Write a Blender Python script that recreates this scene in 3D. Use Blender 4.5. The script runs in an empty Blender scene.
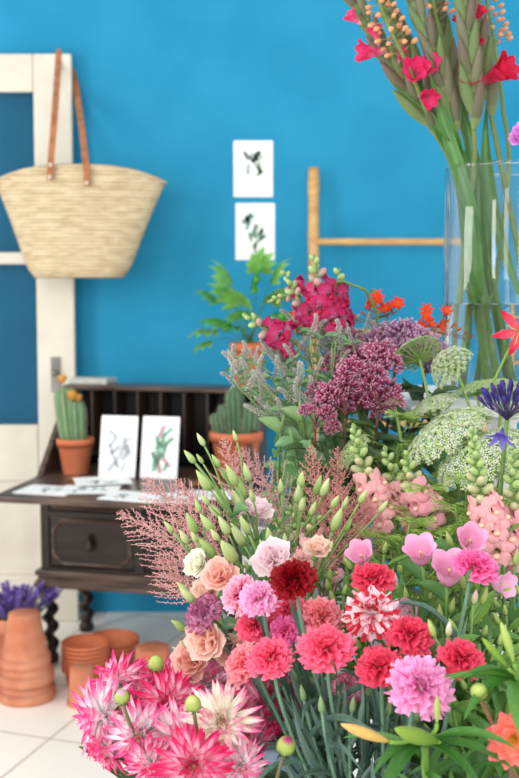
import bpy, math, random
import numpy as np
from mathutils import Vector, Matrix
R = random.Random(11)
PI = math.pi
SC = bpy.context.scene
COL = SC.collection
F = 1080.0
PITCH = math.radians(5.8)
CZ = 1.46
V = lambda *a: np.array(a, float)

# ---------------------------------------------------------------- placing helpers
def ray(u, v):
    a, b = (u - 259.5) / F, (389 - v) / F
    return V(a, math.cos(PITCH) + b * math.sin(PITCH), -math.sin(PITCH) + b * math.cos(PITCH))
def W(u, v, Y):
    d = ray(u, v)
    return V(0, 0, CZ) + d * (Y / d[1])
def onz(u, v, z):
    d = ray(u, v)
    return V(0, 0, CZ) + d * ((z - CZ) / d[2])
def unit(a):
    a = np.asarray(a, float)
    return a / (np.linalg.norm(a) + 1e-12)
def lin(c):
    c = np.asarray(c, float) / 255.0
    return np.where(c <= .04045, c / 12.92, ((c + .055) / 1.055) ** 2.4)
def mix(a, b, t):
    a, b = np.asarray(a, float), np.asarray(b, float)
    t = np.asarray(t, float)[..., None]
    return a * (1 - t) + b * t

# ---------------------------------------------------------------- materials
MATS = {}
def nodes_of(name):
    m = bpy.data.materials.new(name)
    m.use_nodes = True
    return m, m.node_tree.nodes, m.node_tree.links, m.node_tree.nodes['Principled BSDF']
def amat(name, rough=.55, trans=.2, var=.12, scale=60., bump=0., spec=.35):
    """petals, leaves: the colour pattern of the surface itself is carried per vertex, varied with noise"""
    if name in MATS: return MATS[name]
    m, N, L, P = nodes_of(name)
    at = N.new('ShaderNodeAttribute'); at.attribute_name = 'col'
    tc = N.new('ShaderNodeTexCoord')
    nz = N.new('ShaderNodeTexNoise'); nz.inputs['Scale'].default_value = scale; nz.inputs['Detail'].default_value = 3
    L.new(tc.outputs['Object'], nz.inputs['Vector'])
    mr = N.new('ShaderNodeMapRange')
    mr.inputs['From Min'].default_value = .3; mr.inputs['From Max'].default_value = .7
    mr.inputs['To Min'].default_value = 1 - var; mr.inputs['To Max'].default_value = 1 + var
    L.new(nz.outputs['Fac'], mr.inputs['Value'])
    mul = N.new('ShaderNodeVectorMath'); mul.operation = 'MULTIPLY'
    L.new(at.outputs['Color'], mul.inputs[0]); L.new(mr.outputs['Result'], mul.inputs[1])
    L.new(mul.outputs['Vector'], P.inputs['Base Color'])
    P.inputs['Roughness'].default_value = rough
    P.inputs['Specular IOR Level'].default_value = spec
    if bump:
        b = N.new('ShaderNodeBump'); b.inputs['Strength'].default_value = bump; b.inputs['Distance'].default_value = .002
        L.new(nz.outputs['Fac'], b.inputs['Height']); L.new(b.outputs['Normal'], P.inputs['Normal'])
    if trans:
        t = N.new('ShaderNodeBsdfTranslucent'); L.new(mul.outputs['Vector'], t.inputs['Color'])
        mx = N.new('ShaderNodeMixShader'); mx.inputs[0].default_value = trans
        L.new(P.outputs[0], mx.inputs[1]); L.new(t.outputs[0], mx.inputs[2])
        L.new(mx.outputs[0], N['Material Output'].inputs['Surface'])
    MATS[name] = m
    return m
def pmat(name, c1, c2=None, rough=.6, scale=8., stretch=(1, 1, 1), bump=0., spec=.4, detail=6., lo=.35, hi=.65):
    if name in MATS: return MATS[name]
    m, N, L, P = nodes_of(name)
    c2 = c1 if c2 is None else c2
    tc = N.new('ShaderNodeTexCoord'); mp = N.new('ShaderNodeMapping'); mp.inputs['Scale'].default_value = stretch
    nz = N.new('ShaderNodeTexNoise'); nz.inputs['Scale'].default_value = scale; nz.inputs['Detail'].default_value = detail
    L.new(tc.outputs['Object'], mp.inputs['Vector']); L.new(mp.outputs[0], nz.inputs['Vector'])
    cr = N.new('ShaderNodeValToRGB')
    cr.color_ramp.elements[0].position = lo; cr.color_ramp.elements[1].position = hi
    cr.color_ramp.elements[0].color = (*lin(c1), 1); cr.color_ramp.elements[1].color = (*lin(c2), 1)
    L.new(nz.outputs['Fac'], cr.inputs[0]); L.new(cr.outputs[0], P.inputs['Base Color'])
    P.inputs['Roughness'].default_value = rough; P.inputs['Specular IOR Level'].default_value = spec
    if bump:
        b = N.new('ShaderNodeBump'); b.inputs['Strength'].default_value = bump; b.inputs['Distance'].default_value = .004
        L.new(nz.outputs['Fac'], b.inputs['Height']); L.new(b.outputs['Normal'], P.inputs['Normal'])
    MATS[name] = m
    return m
def clear_glass(name, tint=(1, 1, 1), f0=.04, edge=.8, pw_=5, rough=.0):
    """thin clear glass: see-through, mirror reflection by Fresnel"""
    if name in MATS: return MATS[name]
    m, N, L, P = nodes_of(name)
    N.remove(P)
    tr = N.new('ShaderNodeBsdfTransparent'); tr.inputs[0].default_value = (*tint, 1)
    gl = N.new('ShaderNodeBsdfGlossy'); gl.inputs['Roughness'].default_value = rough
    lw = N.new('ShaderNodeLayerWeight'); lw.inputs[0].default_value = .5
    pw = N.new('ShaderNodeMath'); pw.operation = 'POWER'; pw.inputs[1].default_value = pw_; L.new(lw.outputs['Facing'], pw.inputs[0])
    fr = N.new('ShaderNodeMath'); fr.operation = 'MULTIPLY_ADD'; fr.inputs[1].default_value = edge; fr.inputs[2].default_value = f0; L.new(pw.outputs[0], fr.inputs[0])
    mx = N.new('ShaderNodeMixShader')
    L.new(fr.outputs[0], mx.inputs[0]); L.new(tr.outputs[0], mx.inputs[1]); L.new(gl.outputs[0], mx.inputs[2])
    L.new(mx.outputs[0], N['Material Output'].inputs['Surface'])
    MATS[name] = m
    return m

# ---------------------------------------------------------------- mesh builder
class MB:
    def __init__(s): s.v, s.f, s.c, s.n = [], [], [], 0
    def add(s, verts, faces, col=(200, 200, 200)):
        verts = np.asarray(verts, float).reshape(-1, 3)
        c = np.asarray(col, float)
        if c.ndim == 1: c = np.tile(c, (len(verts), 1))
        s.v.append(verts); s.c.append(c.reshape(-1, 3))
        n = s.n
        s.f += [tuple(i + n for i in f) for f in faces]
        s.n += len(verts)
        return s
    def mesh(s, name, mat, off=None, smooth=True):
        v = np.concatenate(s.v)
        if off is not None: v = v - np.asarray(off)
        me = bpy.data.meshes.new(name)
        me.from_pydata(v.tolist(), [], s.f)
        c = np.concatenate(s.c)
        a = me.color_attributes.new('col', 'FLOAT_COLOR', 'POINT')
        a.data.foreach_set('color', np.concatenate([lin(np.clip(c, 0, 255)), np.ones((len(c), 1))], 1).astype(np.float32).ravel())
        me.materials.append(mat)
        if smooth: me.polygons.foreach_set('use_smooth', [True] * len(me.polygons))
        me.update()
        return me
_gf = {}
def gfaces(n, m, wrap=False):
    k = (n, m, wrap)
    if k not in _gf:
        w = m if wrap else m + 1
        _gf[k] = [(i * w + j, i * w + (j + 1) % w, (i + 1) * w + (j + 1) % w, (i + 1) * w + j) for i in range(n) for j in range(m)]
    return _gf[k]
def box(mb, a, b, col=(200, 200, 200)):
    (x0, y0, z0), (x1, y1, z1) = a, b
    v = [(x, y, z) for z in (z0, z1) for y in (y0, y1) for x in (x0, x1)]
    return mb.add(v, [(0, 2, 3, 1), (4, 5, 7, 6), (0, 1, 5, 4), (2, 6, 7, 3), (0, 4, 6, 2), (1, 3, 7, 5)], col)
def frame(d, n=(0, 0, 1)):
    d = unit(d); n = np.asarray(n, float)
    x = np.cross(d, n)
    if np.linalg.norm(x) < 1e-4: x = np.cross(d, (1, .1, 0))
    x = unit(x)
    return x, d, np.cross(x, d)           # side, forward, normal
def tube(mb, pts, rad, n=6, col=(90, 130, 70), cap=True):
    pts = np.asarray(pts, float); k = len(pts)
    rad = np.broadcast_to(np.asarray(rad, float), (k,))
    tg = np.gradient(pts, axis=0)
    a = np.linspace(0, 2 * PI, n, endpoint=False)
    out = []
    x = None
    for i in range(k):
        t = unit(tg[i])
        if x is None: x = frame(t)[0]
        x = unit(x - t * np.dot(x, t)); y = np.cross(t, x)
        out.append(pts[i] + rad[i] * (np.outer(np.cos(a), x) + np.outer(np.sin(a), y)))
    f = list(gfaces(k - 1, n, True))
    if cap: f += [tuple(range(n))[::-1], tuple(range((k - 1) * n, k * n))]
    c = np.asarray(col, float)
    if c.ndim == 2: c = np.repeat(c, n, 0)
    return mb.add(np.concatenate(out), f, c)
def lathe(mb, prof, n=24, o=(0, 0, 0), axis=(0, 0, 1), col=(200, 200, 200), ell=1., fn=None, spin=0., capa=True, capb=True):
    """profile rows (r, z) turned about an axis through o"""
    prof = np.asarray(prof, float); k = len(prof)
    a = np.linspace(0, 2 * PI, n, endpoint=False) + spin
    rr = np.repeat(prof[:, 0:1], n, 1); zz = np.repeat(prof[:, 1:2], n, 1); A = np.tile(a, (k, 1))
    if fn is not None: rr, zz = fn(rr, zz, A)
    X, Y, Z = rr * np.cos(A), rr * np.sin(A) * ell, zz
    z = unit(axis); x = frame(z, (0, 1, 0.01))[0]; y = np.cross(z, x)
    if abs(z[2]) > .9999: x, y = V(1, 0, 0), V(0, 1, 0) * np.sign(z[2])
    v = np.asarray(o) + X[..., None] * x + Y[..., None] * y + Z[..., None] * z
    f = list(gfaces(k - 1, n, True))
    if capa: f.append(tuple(range(n))[::-1])
    if capb: f.append(tuple(range((k - 1) * n, k * n)))
    c = np.asarray(col, float)
    if c.ndim == 2: c = np.repeat(c, n, 0)
    return mb.add(v.reshape(-1, 3), f, c)
def petal(mb, o, d, up, L, Wd, prof=None, curl=0., cup=0., ruf=0., fr=3., ser=0., cols=((255, 255, 255), (255, 255, 255)), n=5, m=4, cp=1., edge=None, fold=0., ph=None, tw=0., cfn=None):
    """a curved sheet: prof(s) half-width factor along the length, curl = total bend (rad) towards the normal"""
    s = np.linspace(0, 1, n + 1); t = np.linspace(-1, 1, m + 1)
    S, T = np.meshgrid(s, t, indexing='ij')
    w = (prof(s) if prof else np.sin(PI * np.clip(s * .93 + .05, 0, 1)))[:, None] * np.ones_like(T)
    c = curl if abs(curl) > 1e-3 else 1e-3
    y = L * np.sin(c * S) / c; z = L * (1 - np.cos(c * S)) / c
    ny, nz = -np.sin(c * S), np.cos(c * S)
    ph = R.uniform(0, 6.28) if ph is None else ph
    h = cup * Wd * w * (T ** 2) + fold * Wd * w * np.abs(T) + ruf * L * S ** 1.5 * np.sin(T * fr + ph)
    if ser: y = y + ser * L * (S > .99) * np.sin(T * 9 + ph)
    x = T * Wd * .5 * w
    if tw:
        x, h = x * np.cos(tw * S) - h * np.sin(tw * S), x * np.sin(tw * S) + h * np.cos(tw * S)
    X, D, Nn = frame(d, up)
    P = np.asarray(o) + x[..., None] * X + (y + h * ny)[..., None] * D + (z + h * nz)[..., None] * Nn
    if cfn is not None: C = cfn(S, T)
    else:
        C = mix(cols[0], cols[1], S ** cp)
        if edge is not None: C = mix(C, edge, np.clip(np.abs(T) ** 3 + 0 * S, 0, 1))
    return mb.add(P.reshape(-1, 3), gfaces(n, m), C.reshape(-1, 3))
def bez(a, b, c, d, n=12):
    t = np.linspace(0, 1, n)[:, None]
    a, b, c, d = (np.asarray(q, float) for q in (a, b, c, d))
    return (1 - t) ** 3 * a + 3 * (1 - t) ** 2 * t * b + 3 * (1 - t) * t * t * c + t ** 3 * d
def spline(pts, n=24):
    """Catmull-Rom through points"""
    p = np.asarray(pts, float)
    p = np.concatenate([[2 * p[0] - p[1]], p, [2 * p[-1] - p[-2]]])
    k = len(p) - 3
    out = []
    for q in np.linspace(0, k - 1e-6, n):
        i = int(q); t = q - i
        a, b, c, d = p[i:i + 4]
        out.append(.5 * (2 * b + (c - a) * t + (2 * a - 5 * b + 4 * c - d) * t * t + (3 * b - a - 3 * c + d) * t ** 3))
    return np.array(out)

# ---------------------------------------------------------------- scene graph
WM = {}
def tag(o, label, cat, group=None, kind=None):
    o['label'] = label; o['category'] = cat
    if group: o['group'] = group
    if kind: o['kind'] = kind
    return o
def empty(name, loc, label, cat, group=None, rz=0., kind=None):
    o = bpy.data.objects.new(name, None); COL.objects.link(o)
    o.empty_display_size = .02
    m = Matrix.Translation(Vector(loc)) @ Matrix.Rotation(rz, 4, 'Z')
    o.matrix_world = m; WM[o] = m
    return tag(o, label, cat, group, kind)
def put(name, me, parent=None, m=None, label=None):
    """link mesh me as an object with world matrix m under parent"""
    o = bpy.data.objects.new(name, me); COL.objects.link(o)
    m = Matrix.Identity(4) if m is None else m
    if parent is not None:
        o.parent = parent; o.matrix_local = WM[parent].inverted() @ m
    else: o.matrix_local = m
    WM[o] = m
    if label: o['label'] = label
    return o
def loc_of(p): return np.array(WM[p].translation)
def part(name, mb, mat, parent, smooth=True, label=None):
    """vertices of mb in world space"""
    L = loc_of(parent)
    return put(name, mb.mesh(name, mat, L, smooth), parent, Matrix.Translation(Vector(L)), label)
def lpart(name, mb, mat, parent, smooth=True, label=None):
    """vertices of mb in the parent's own space"""
    return put(name, mb.mesh(name, mat, None, smooth), parent, WM[parent].copy(), label)
def aim(p, axis, s, spin=None):
    """matrix at p, local +Z along axis, scaled"""
    q = Vector((0, 0, 1)).rotation_difference(Vector(unit(axis)))
    sp = R.uniform(0, 6.28) if spin is None else spin
    return Matrix.Translation(Vector(p)) @ q.to_matrix().to_4x4() @ Matrix.Rotation(sp, 4, 'Z') @ Matrix.Scale(s, 4)
def solo(name, mb, mat, loc, label, cat, group=None, smooth=True, kind=None):
    o = put(name, mb.mesh(name, mat, loc, smooth), None, Matrix.Translation(Vector(loc)))
    return tag(o, label, cat, group, kind)
def struct(name, mb, mat):
    o = put(name, mb.mesh(name, mat, None, False)); o['kind'] = 'structure'; return o
def bevel(o, w=.003, seg=2):
    b = o.modifiers.new('edge', 'BEVEL'); b.width = w; b.segments = seg; b.limit_method = 'ANGLE'; b.angle_limit = .6
    return o
# ================================================================ the room
WALL_Y = 4.64
m_wall = pmat('blue painted plaster', (34, 138, 178), (42, 148, 188), .75, 3.0, bump=.04, spec=.2)
m_white = pmat('old white paint', (212, 203, 186), (224, 217, 200), .55, 5., bump=.05)
def tile_mat():
    m, N, L, P = nodes_of('pale floor tile')
    tc = N.new('ShaderNodeTexCoord'); mp = N.new('ShaderNodeMapping'); mp.inputs['Rotation'].default_value = (0, 0, .32)
    b = N.new('ShaderNodeTexBrick'); b.offset = 0.; b.inputs['Scale'].default_value = 1
    b.inputs['Brick Width'].default_value = .42; b.inputs['Row Height'].default_value = .42; b.inputs['Mortar Size'].default_value = .004
    b.inputs['Color1'].default_value = (*lin((250, 242, 230)), 1); b.inputs['Color2'].default_value = (*lin((246, 237, 224)), 1)
    b.inputs['Mortar'].default_value = (*lin((190, 170, 150)), 1)
    L.new(tc.outputs['Object'], mp.inputs[0]); L.new(mp.outputs[0], b.inputs['Vector']); L.new(b.outputs['Color'], P.inputs['Base Color'])
    P.inputs['Roughness'].default_value = .35
    return m
mb = MB(); box(mb, (-3.2, WALL_Y, 0), (3.2, WALL_Y + .12, 3.1)); struct('wall_back', mb, m_wall)
mb = MB(); box(mb, (-3.2, -1.5, -.1), (3.2, WALL_Y + .12, 0)); struct('floor', mb, tile_mat())

# ================================================================ old glazed door leaning on the wall
door = empty('panelled_door', (-1.16, 4.52, 0), 'old white glazed door leaning against the blue wall behind the bureau', 'door', kind='thing')
DW0, DW1, DH = -1.66, -.777, 2.385
def lean(mb):                       # tilt the upright slab back towards the wall
    for v in mb.v: v[:, 1] += v[:, 2] * .025
    return mb
def dbox(a, b): mb = MB(); box(mb, a, b); return mb
yd0, yd1 = 4.505, 4.54
def dpart(name, a, b, mat=m_white, w=.006):
    o = part(name, lean(dbox((a[0], yd0, a[1]), (b[0], yd1, b[1]))), mat, door, False); bevel(o, w); return o
zt = DH - .155
zk = CZ - (426 - 279) / F * 4.5
dpart('stile', (DW1 - .158, 0), (DW1, DH)); dpart('stile', (DW0, 0), (DW0 + .14, DH))
dpart('top_rail', (DW0 + .141, zt), (DW1 - .159, DH))
zm = CZ + (279 - 258) / F * 4.5
dpart('glazing_bar', (DW0 + .141, zm - .025), (DW1 - .159, zm + .025))
dpart('lock_rail', (DW0 + .141, zk - .24), (DW1 - .159, zk))
dpart('bottom_rail', (DW0 + .141, 0), (DW1 - .159, .2))
mb = MB(); box(mb, (DW0 + .141, 4.52, .201), (DW1 - .159, 4.53, zk - .241)); part('door_panel', lean(mb), m_white, door, False)
for z0, z1 in ((zk + .001, zm - .026), (zm + .026, zt - .001)):
    mb = MB(); box(mb, (DW0 + .141, 4.52, z0), (DW1 - .159, 4.524, z1)); part('glass_pane', lean(mb), clear_glass('window glass', (.7, .78, .8), .02, .3), door, False)
zl = CZ - (375 - 279) / F * 4.5
mb = MB(); box(mb, (DW1 - .1, 4.496, zl - .075), (DW1 - .062, 4.504, zl + .075))
lp = part('lock_plate', lean(mb), pmat('dull steel', (160, 158, 150), (120, 116, 110), .35), door, False)
mb = MB(); lathe(mb, [(.0, 0), (.009, 0), (.009, .012), (.013, .016), (.013, .03), (.006, .034), (0, .034)], 12, (DW1 - .081, 4.496, zl + .01), (0, -1, 0)); part('door_knob', lean(mb), MATS['dull steel'], lp)

# ================================================================ straw basket over the door corner
def wicker():
    m, N, L, P = nodes_of('woven palm straw')
    tc = N.new('ShaderNodeTexCoord')
    w = N.new('ShaderNodeTexWave'); w.bands_direction = 'Z'; w.inputs['Scale'].default_value = 22; w.inputs['Distortion'].default_value = 1.5; w.inputs['Detail'].default_value = 3; w.inputs['Detail Scale'].default_value = 6
    nz = N.new('ShaderNodeTexNoise'); nz.inputs['Scale'].default_value = 14; nz.inputs['Detail'].default_value = 5
    mp = N.new('ShaderNodeMapping'); mp.inputs['Scale'].default_value = (1, 1, 4)
    cr = N.new('ShaderNodeValToRGB'); cr.color_ramp.elements[0].color = (*lin((180, 153, 118)), 1); cr.color_ramp.elements[1].color = (*lin((224, 205, 168)), 1)
    cr.color_ramp.elements[0].position = .3; cr.color_ramp.elements[1].position = .7
    L.new(tc.outputs['Object'], w.inputs[0]); L.new(tc.outputs['Object'], mp.inputs[0]); L.new(mp.outputs[0], nz.inputs[0])
    mx = N.new('ShaderNodeMath'); mx.operation = 'MULTIPLY_ADD'; mx.inputs[1].default_value = .36
    L.new(w.outputs['Fac'], mx.inputs[0]); L.new(nz.outputs['Fac'], mx.inputs[2])
    sb = N.new('ShaderNodeMath'); sb.operation = 'SUBTRACT'; sb.inputs[1].default_value = .17; L.new(mx.outputs[0], sb.inputs[0])
    L.new(sb.outputs[0], cr.inputs[0]); L.new(cr.outputs[0], P.inputs['Base Color'])
    b = N.new('ShaderNodeBump'); b.inputs['Strength'].default_value = .7; b.inputs['Distance'].default_value = .004
    L.new(w.outputs['Fac'], b.inputs['Height']); L.new(b.outputs['Normal'], P.inputs['Normal'])
    P.inputs['Roughness'].default_value = .8
    return m
YB = 4.36
bc = W(79, 278, YB)
bag = empty('basket_bag', bc, 'straw market basket hung by leather handles from the white door', 'bag')
mb = MB()
n = 64
a = np.linspace(0, 2 * PI, n, endpoint=False)
rows = []
hr = .432
for inner in (0, 1):
    for k in range(15):
        q = k / 14 if not inner else 1 - k / 14
        rx = .196 + .142 * q; ry = .075 + .02 * q
        if q < .1: rx *= .9 + 1. * q; ry *= .88 + 1.2 * q
        rx -= .012 * inner; ry -= .012 * inner
        z = q * hr * (1 - .13 * q * (np.abs(np.cos(a)) ** 2.2)) + (.012 if inner else 0)
        sx = np.sign(np.cos(a)) * np.abs(np.cos(a)) ** .85
        rows.append(np.stack([bc[0] + rx * sx + .012 * q - .02 * (1 - q) * sx * 0, bc[1] + ry * np.sin(a), bc[2] + z], 1))
mb.add(np.concatenate(rows), gfaces(29, n, True) + [tuple(range(n))[::-1], tuple(range(29 * n, 30 * n))])
part('basket_body', mb, wicker(), bag)
mb = MB()
rim = np.stack([bc[0] + .012 + .336 * np.sign(np.cos(a)) * np.abs(np.cos(a)) ** .85, bc[1] + .091 * np.sin(a), bc[2] + hr * (1 - .13 * np.abs(np.cos(a)) ** 2.2)], 1)
tube(mb, np.concatenate([rim, rim[:2]]), .0085, 8, cap=False); part('rim', mb, MATS.setdefault('w', bpy.data.materials['woven palm straw']), bag)
m_lea = pmat('tan leather', (150, 92, 52), (182, 118, 72), .5, 30)
def strap(px, y, name):
    mb = MB(); pts = spline(px, 30)
    for i in (0,):
        tg = np.gradient(pts, axis=0); sd = np.array([frame(t, (0, 1, .001))[0] for t in tg]); w = .0125
        nn = np.cross(sd, [unit(t) for t in tg])
        q = np.stack([pts - sd * w - nn * .003, pts + sd * w - nn * .003, pts + sd * w + nn * .003, pts - sd * w + nn * .003], 1)
        mb.add(q.reshape(-1, 3), gfaces(29, 4, True) + [(0, 1, 2, 3), (119, 118, 117, 116)])
    return part(name, mb, m_lea, bag, False)
zb = bc[2]
fy = YB - .106
S1 = [W(50, 180, fy + .004), W(51, 160, fy), W(55, 110, fy + .09), W(58, 66, 4.545), W(58.5, 53, 4.565), V(W(59, 52, 4.6)[0], 4.59, DH + .006), V(W(60, 60, 4.62)[0], 4.622, DH - .03)]
S2 = [W(87, 186, fy + .004), W(86, 166, fy + .002), W(82, 130, fy + .14), W(77.5, 98, 4.57), W(75, 82, 4.615), W(70, 68, 4.624), V(W(62, 60, 4.622)[0], 4.624, DH - .03)]
for S in (S1, S2):
    st = strap(S, 0, 'handle')
    for t in (.15, .75):
        p = S[0] * (1 - t) + S[1] * t
        mb = MB(); lathe(mb, [(.0, 0), (.008, 0), (.007, .004), (0, .006)], 10, p + V(0, -.005, 0), (0, -1, 0)); part('rivet', mb, pmat('pale rivet', (220, 210, 195), None, .4), st)

# ================================================================ cards
m_card = amat('printed card', .6, 0, .02, 8)
def card(o, ex, ey, w, h, seed, name='botanical_card', sprigs=7, label='', group=None, pal=((96, 160, 120), (150, 176, 96), (90, 130, 120))):
    """thin card: lower left corner o, unit axes ex (width), ey (height); sprig print on its face"""
    r = random.Random(seed); ex, ey = unit(ex), unit(ey); nn = np.cross(ex, ey); th = .0025
    mb = MB(); c = []
    cr = .004
    for cx, cy, a0 in ((w - cr, cr, -90), (w - cr, h - cr, 0), (cr, h - cr, 90), (cr, cr, 180)):
        for k in range(4):
            q = math.radians(a0 + 30 * k); c.append((cx + cr * math.cos(q), cy + cr * math.sin(q)))
    P2 = lambda x, y, z: o + ex * x + ey * y + nn * z
    k = len(c)
    mb.add([P2(x, y, 0) for x, y in c] + [P2(x, y, th) for x, y in c], gfaces(1, k, True) + [tuple(range(k))[::-1], tuple(range(k, 2 * k))], (244, 243, 240))
    for i in range(sprigs):
        cx, cy = w * (.25 + .5 * r.random()), h * (.15 + .6 * r.random()); col = np.array(r.choice(pal)) + r.uniform(-12, 12)
        an = r.uniform(.5, 2.6); L = h * r.uniform(.12, .2)
        for t in range(7):
            x, y = cx + math.cos(an) * L * (t / 6 - .5), cy + math.sin(an) * L * (t / 6 - .5)
            for sg in (-1, 1):
                b = an + sg * .8; l = L * .25; ww = L * .07
                q = [(x, y), (x + math.cos(b) * l * .5 - math.sin(b) * ww * 2.4, y + math.sin(b) * l * .5 + math.cos(b) * ww * 2.4), (x + math.cos(b) * l, y + math.sin(b) * l), (x + math.cos(b) * l * .5 + math.sin(b) * ww * 2.4, y + math.sin(b) * l * .5 - math.cos(b) * ww * 2.4)]
                q = [(min(max(X, .006), w - .006), min(max(Y, .006), h - .006)) for X, Y in q]
                mb.add([P2(X, Y, th + .0004) for X, Y in q], [(0, 1, 2, 3)], col)
    return solo(name, mb, m_card, o, label, 'card', group, False)
def hung(u0, v0, u1, v1, seed, label, pal):
    a, b = W(u0, v1, WALL_Y - .004), W(u1, v0, WALL_Y - .004)
    return card(V(a[0], WALL_Y - .0001, a[2]), (1, 0, 0), (0, 0, 1), b[0] - a[0], b[2] - a[2], seed, sprigs=11, label=label, group='botanical prints', pal=pal)
hung(233.5, 140.5, 273, 197, 3, 'white botanical print hung on the blue wall, upper of two', ((186, 210, 150), (190, 200, 200), (196, 214, 176)))
hung(235.5, 203, 275, 260, 8, 'white botanical print with green sprigs on blue wall, lower of two', ((150, 196, 188), (130, 170, 150), (160, 196, 170)))

# ================================================================ bamboo ladder
m_bam = pmat('bamboo cane', (196, 146, 88), (216, 172, 112), .45, 9, (1, 1, 6))
lad = empty('bamboo_ladder', (.52, 4.5, 0), 'bamboo ladder leaning against the blue wall behind the flowers', 'ladder')
def cane(p, q, r, knots):
    mb = MB(); k = 64; t = np.linspace(0, 1, k); p, q = np.asarray(p), np.asarray(q)
    rad = r * np.ones(k)
    for kn in knots: rad += r * .16 * np.exp(-((t - kn) / .012) ** 2)
    pts = p + (q - p) * t[:, None]
    tube(mb, pts, rad, 10, (210, 165, 105)); return mb
def lad_y(z): return 4.36 + .115 * z
xl = (W(313.5, 168, 4.58)[0], W(484, 168, 4.58)[0])
zt = W(313, 168, 4.58)[2]
for x in xl: part('side_rail', cane((x, lad_y(0), 0), (x, lad_y(zt), zt), .0225, (.1, .22, .33, .47, .6, .73, .85, .96)), m_bam, lad)
for z in [W(380, 242, 4.56)[2] - .375 * k for k in range(4)]:
    part('rung', cane((xl[0] + .005, lad_y(z) - .012, z), (xl[1] - .005, lad_y(z) - .012, z), .0145, (.2, .45, .75)), m_bam, lad)

# ================================================================ bureau
TH = math.radians(-12)
P0 = W(38, 593, 4.0); P0[2] = 0
m_oak = pmat('dark oak', (24, 15, 12), (46, 30, 22), .38, 5, (1, 1, 7), .12)
m_oakx = pmat('highlit oak', (58, 42, 35), (104, 82, 68), .3, 6, (1, 8, 8), .1)  # lighter oak: highlights on the mouldings are put into the colour
bur = empty('writing_bureau', P0, 'dark oak drop-front writing bureau with barley-twist legs by the blue wall', 'bureau', rz=TH)
BW, BD, zl, ztop, zb0 = .80, .44, .727, 1.04, .30
def bx(name, a, b, mat=m_oak, w=.004, par=None):
    mb = MB(); box(mb, a, b)
    o = put(name, mb.mesh(name, mat, None, False), par or bur, WM[bur].copy()); bevel(o, w); return o
bx('carcass', (0.012, .03, zb0 + .066), (BW - .012, BD, zl - .03))
mb = MB()
for x0, x1 in ((.012, .045), (BW / 2 - .018, BW / 2 + .018), (BW - .045, BW - .012)): box(mb, (x0, .008, zb0 + .066), (x1, .029, zl - .03))
for z0, z1 in ((zl - .057, zl - .03), (.572, .592), (zb0 + .066, .378)): box(mb, (.045, .0085, z0), (BW - .045, .0285, z1))
lpart('face_frame', mb, m_oak, bur, False)
def octo(x0, x1, z0, z1, y, c):
    p = [(x0 + c, z0), (x1 - c, z0), (x1, z0 + c), (x1, z1 - c), (x1 - c, z1), (x0 + c, z1), (x0, z1 - c), (x0, z0 + c)]
    return np.array([(a, y, b) for a, b in p + p[:2]])
for x0, x1 in ((.045, BW / 2 - .018), (BW / 2 + .018, BW - .045)):
    for z0, z1, c in ((.592, zl - .057, .015), (.378, .572, .035)):
        d = bx('drawer', (x0 + .002, .012, z0 + .002), (x1 - .002, .0285, z1 - .002))
        mb = MB(); tube(mb, octo(x0 + .018, x1 - .018, z0 + .014, z1 - .014, .011, c), .007, 6, cap=False); lpart('moulding', mb, m_oakx, d, False)
        mb = MB(); xm, zc = (x0 + x1) / 2, (z0 + z1) / 2 + (.01 if c < .02 else .025)
        lathe(mb, [(0, 0), (.014, 0), (.012, .006), (.006, .01), (.006, .02), (0, .022)], 12, (xm, .012, zc), (0, -1, 0))
        if c > .02: lathe(mb, [(0, 0), (.006, .003), (.011, .03), (.013, .045), (.007, .055), (0, .058)], 10, (xm, -.006, zc + .004), (0, -.15, -1))
        lpart('drop_handle', mb, pmat('dark iron', (30, 26, 24), (50, 44, 40), .4), d)
mb = MB()
for k, (dz, dx) in enumerate(((0, .0), (.02, .006), (.03, .012), (.044, .004))):
    z0 = zb0 + dz; z1 = zb0 + (.02, .03, .044, .0655)[k]
    box(mb, (dx - .012, -.012 + dx, z0), (BW + .012 - dx, BD, z1 - .0003))
bevel(lpart('base_moulding', mb, m_oakx, bur, False), .003)
bx('writing_board', (-.005, .0, zl - .0295), (BW + .005, BD, zl - .004), m_oakx)
bx('fall_front', (.0, -.375, zl - .026), (BW, -.001, zl - .004), m_oakx, .005)
for x in (.16, BW - .16):
    bx('hinge', (x - .028, -.03, zl - .0038), (x + .028, .025, zl - .002), pmat('brass', (170, 130, 70), (140, 104, 56), .35), .001)
yt = .33
for x0, x1 in ((0, .02), (BW - .02, BW)):
    mb = MB(); pr = [(.012, zl - .003), (BD - .02, zl - .003), (BD - .02, ztop - .021), (yt, ztop - .021), (yt - .02, ztop - .03)]
    k = len(pr); mb.add([(x0, y, z) for y, z in pr] + [(x1, y, z) for y, z in pr], gfaces(1, k, True) + [tuple(range(k))[::-1], tuple(range(k, 2 * k))])
    lpart('side_cheek', mb, m_oakx, bur, False)
bx('top_board', (-.012, yt - .025, ztop - .02), (BW + .012, BD + .01, ztop), m_oakx, .005)
m_dk = pmat('near-black interior', (10, 7, 6), (18, 13, 11), .5, 8)  # back panel and pigeonhole shelf, darker than the rest of the bureau
bx('back_panel', (.021, BD - .018, zl - .003), (BW - .021, BD - .004, ztop - .0205), m_dk)
for k in range(7):
    x = .021 + (BW - .042) * (k + 1) / 8
    bx('pigeonhole_divider', (x - .004, yt - .035, zl + .05), (x + .004, BD - .0185, ztop - .021), pmat('oak divider', (52, 38, 30), (70, 52, 42), .5, 9), .001)
bx('pigeonhole_shelf', (.0205, yt - .05, zl + .04), (BW - .0205, BD - .0185, zl + .0495), m_dk, .001)
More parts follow.
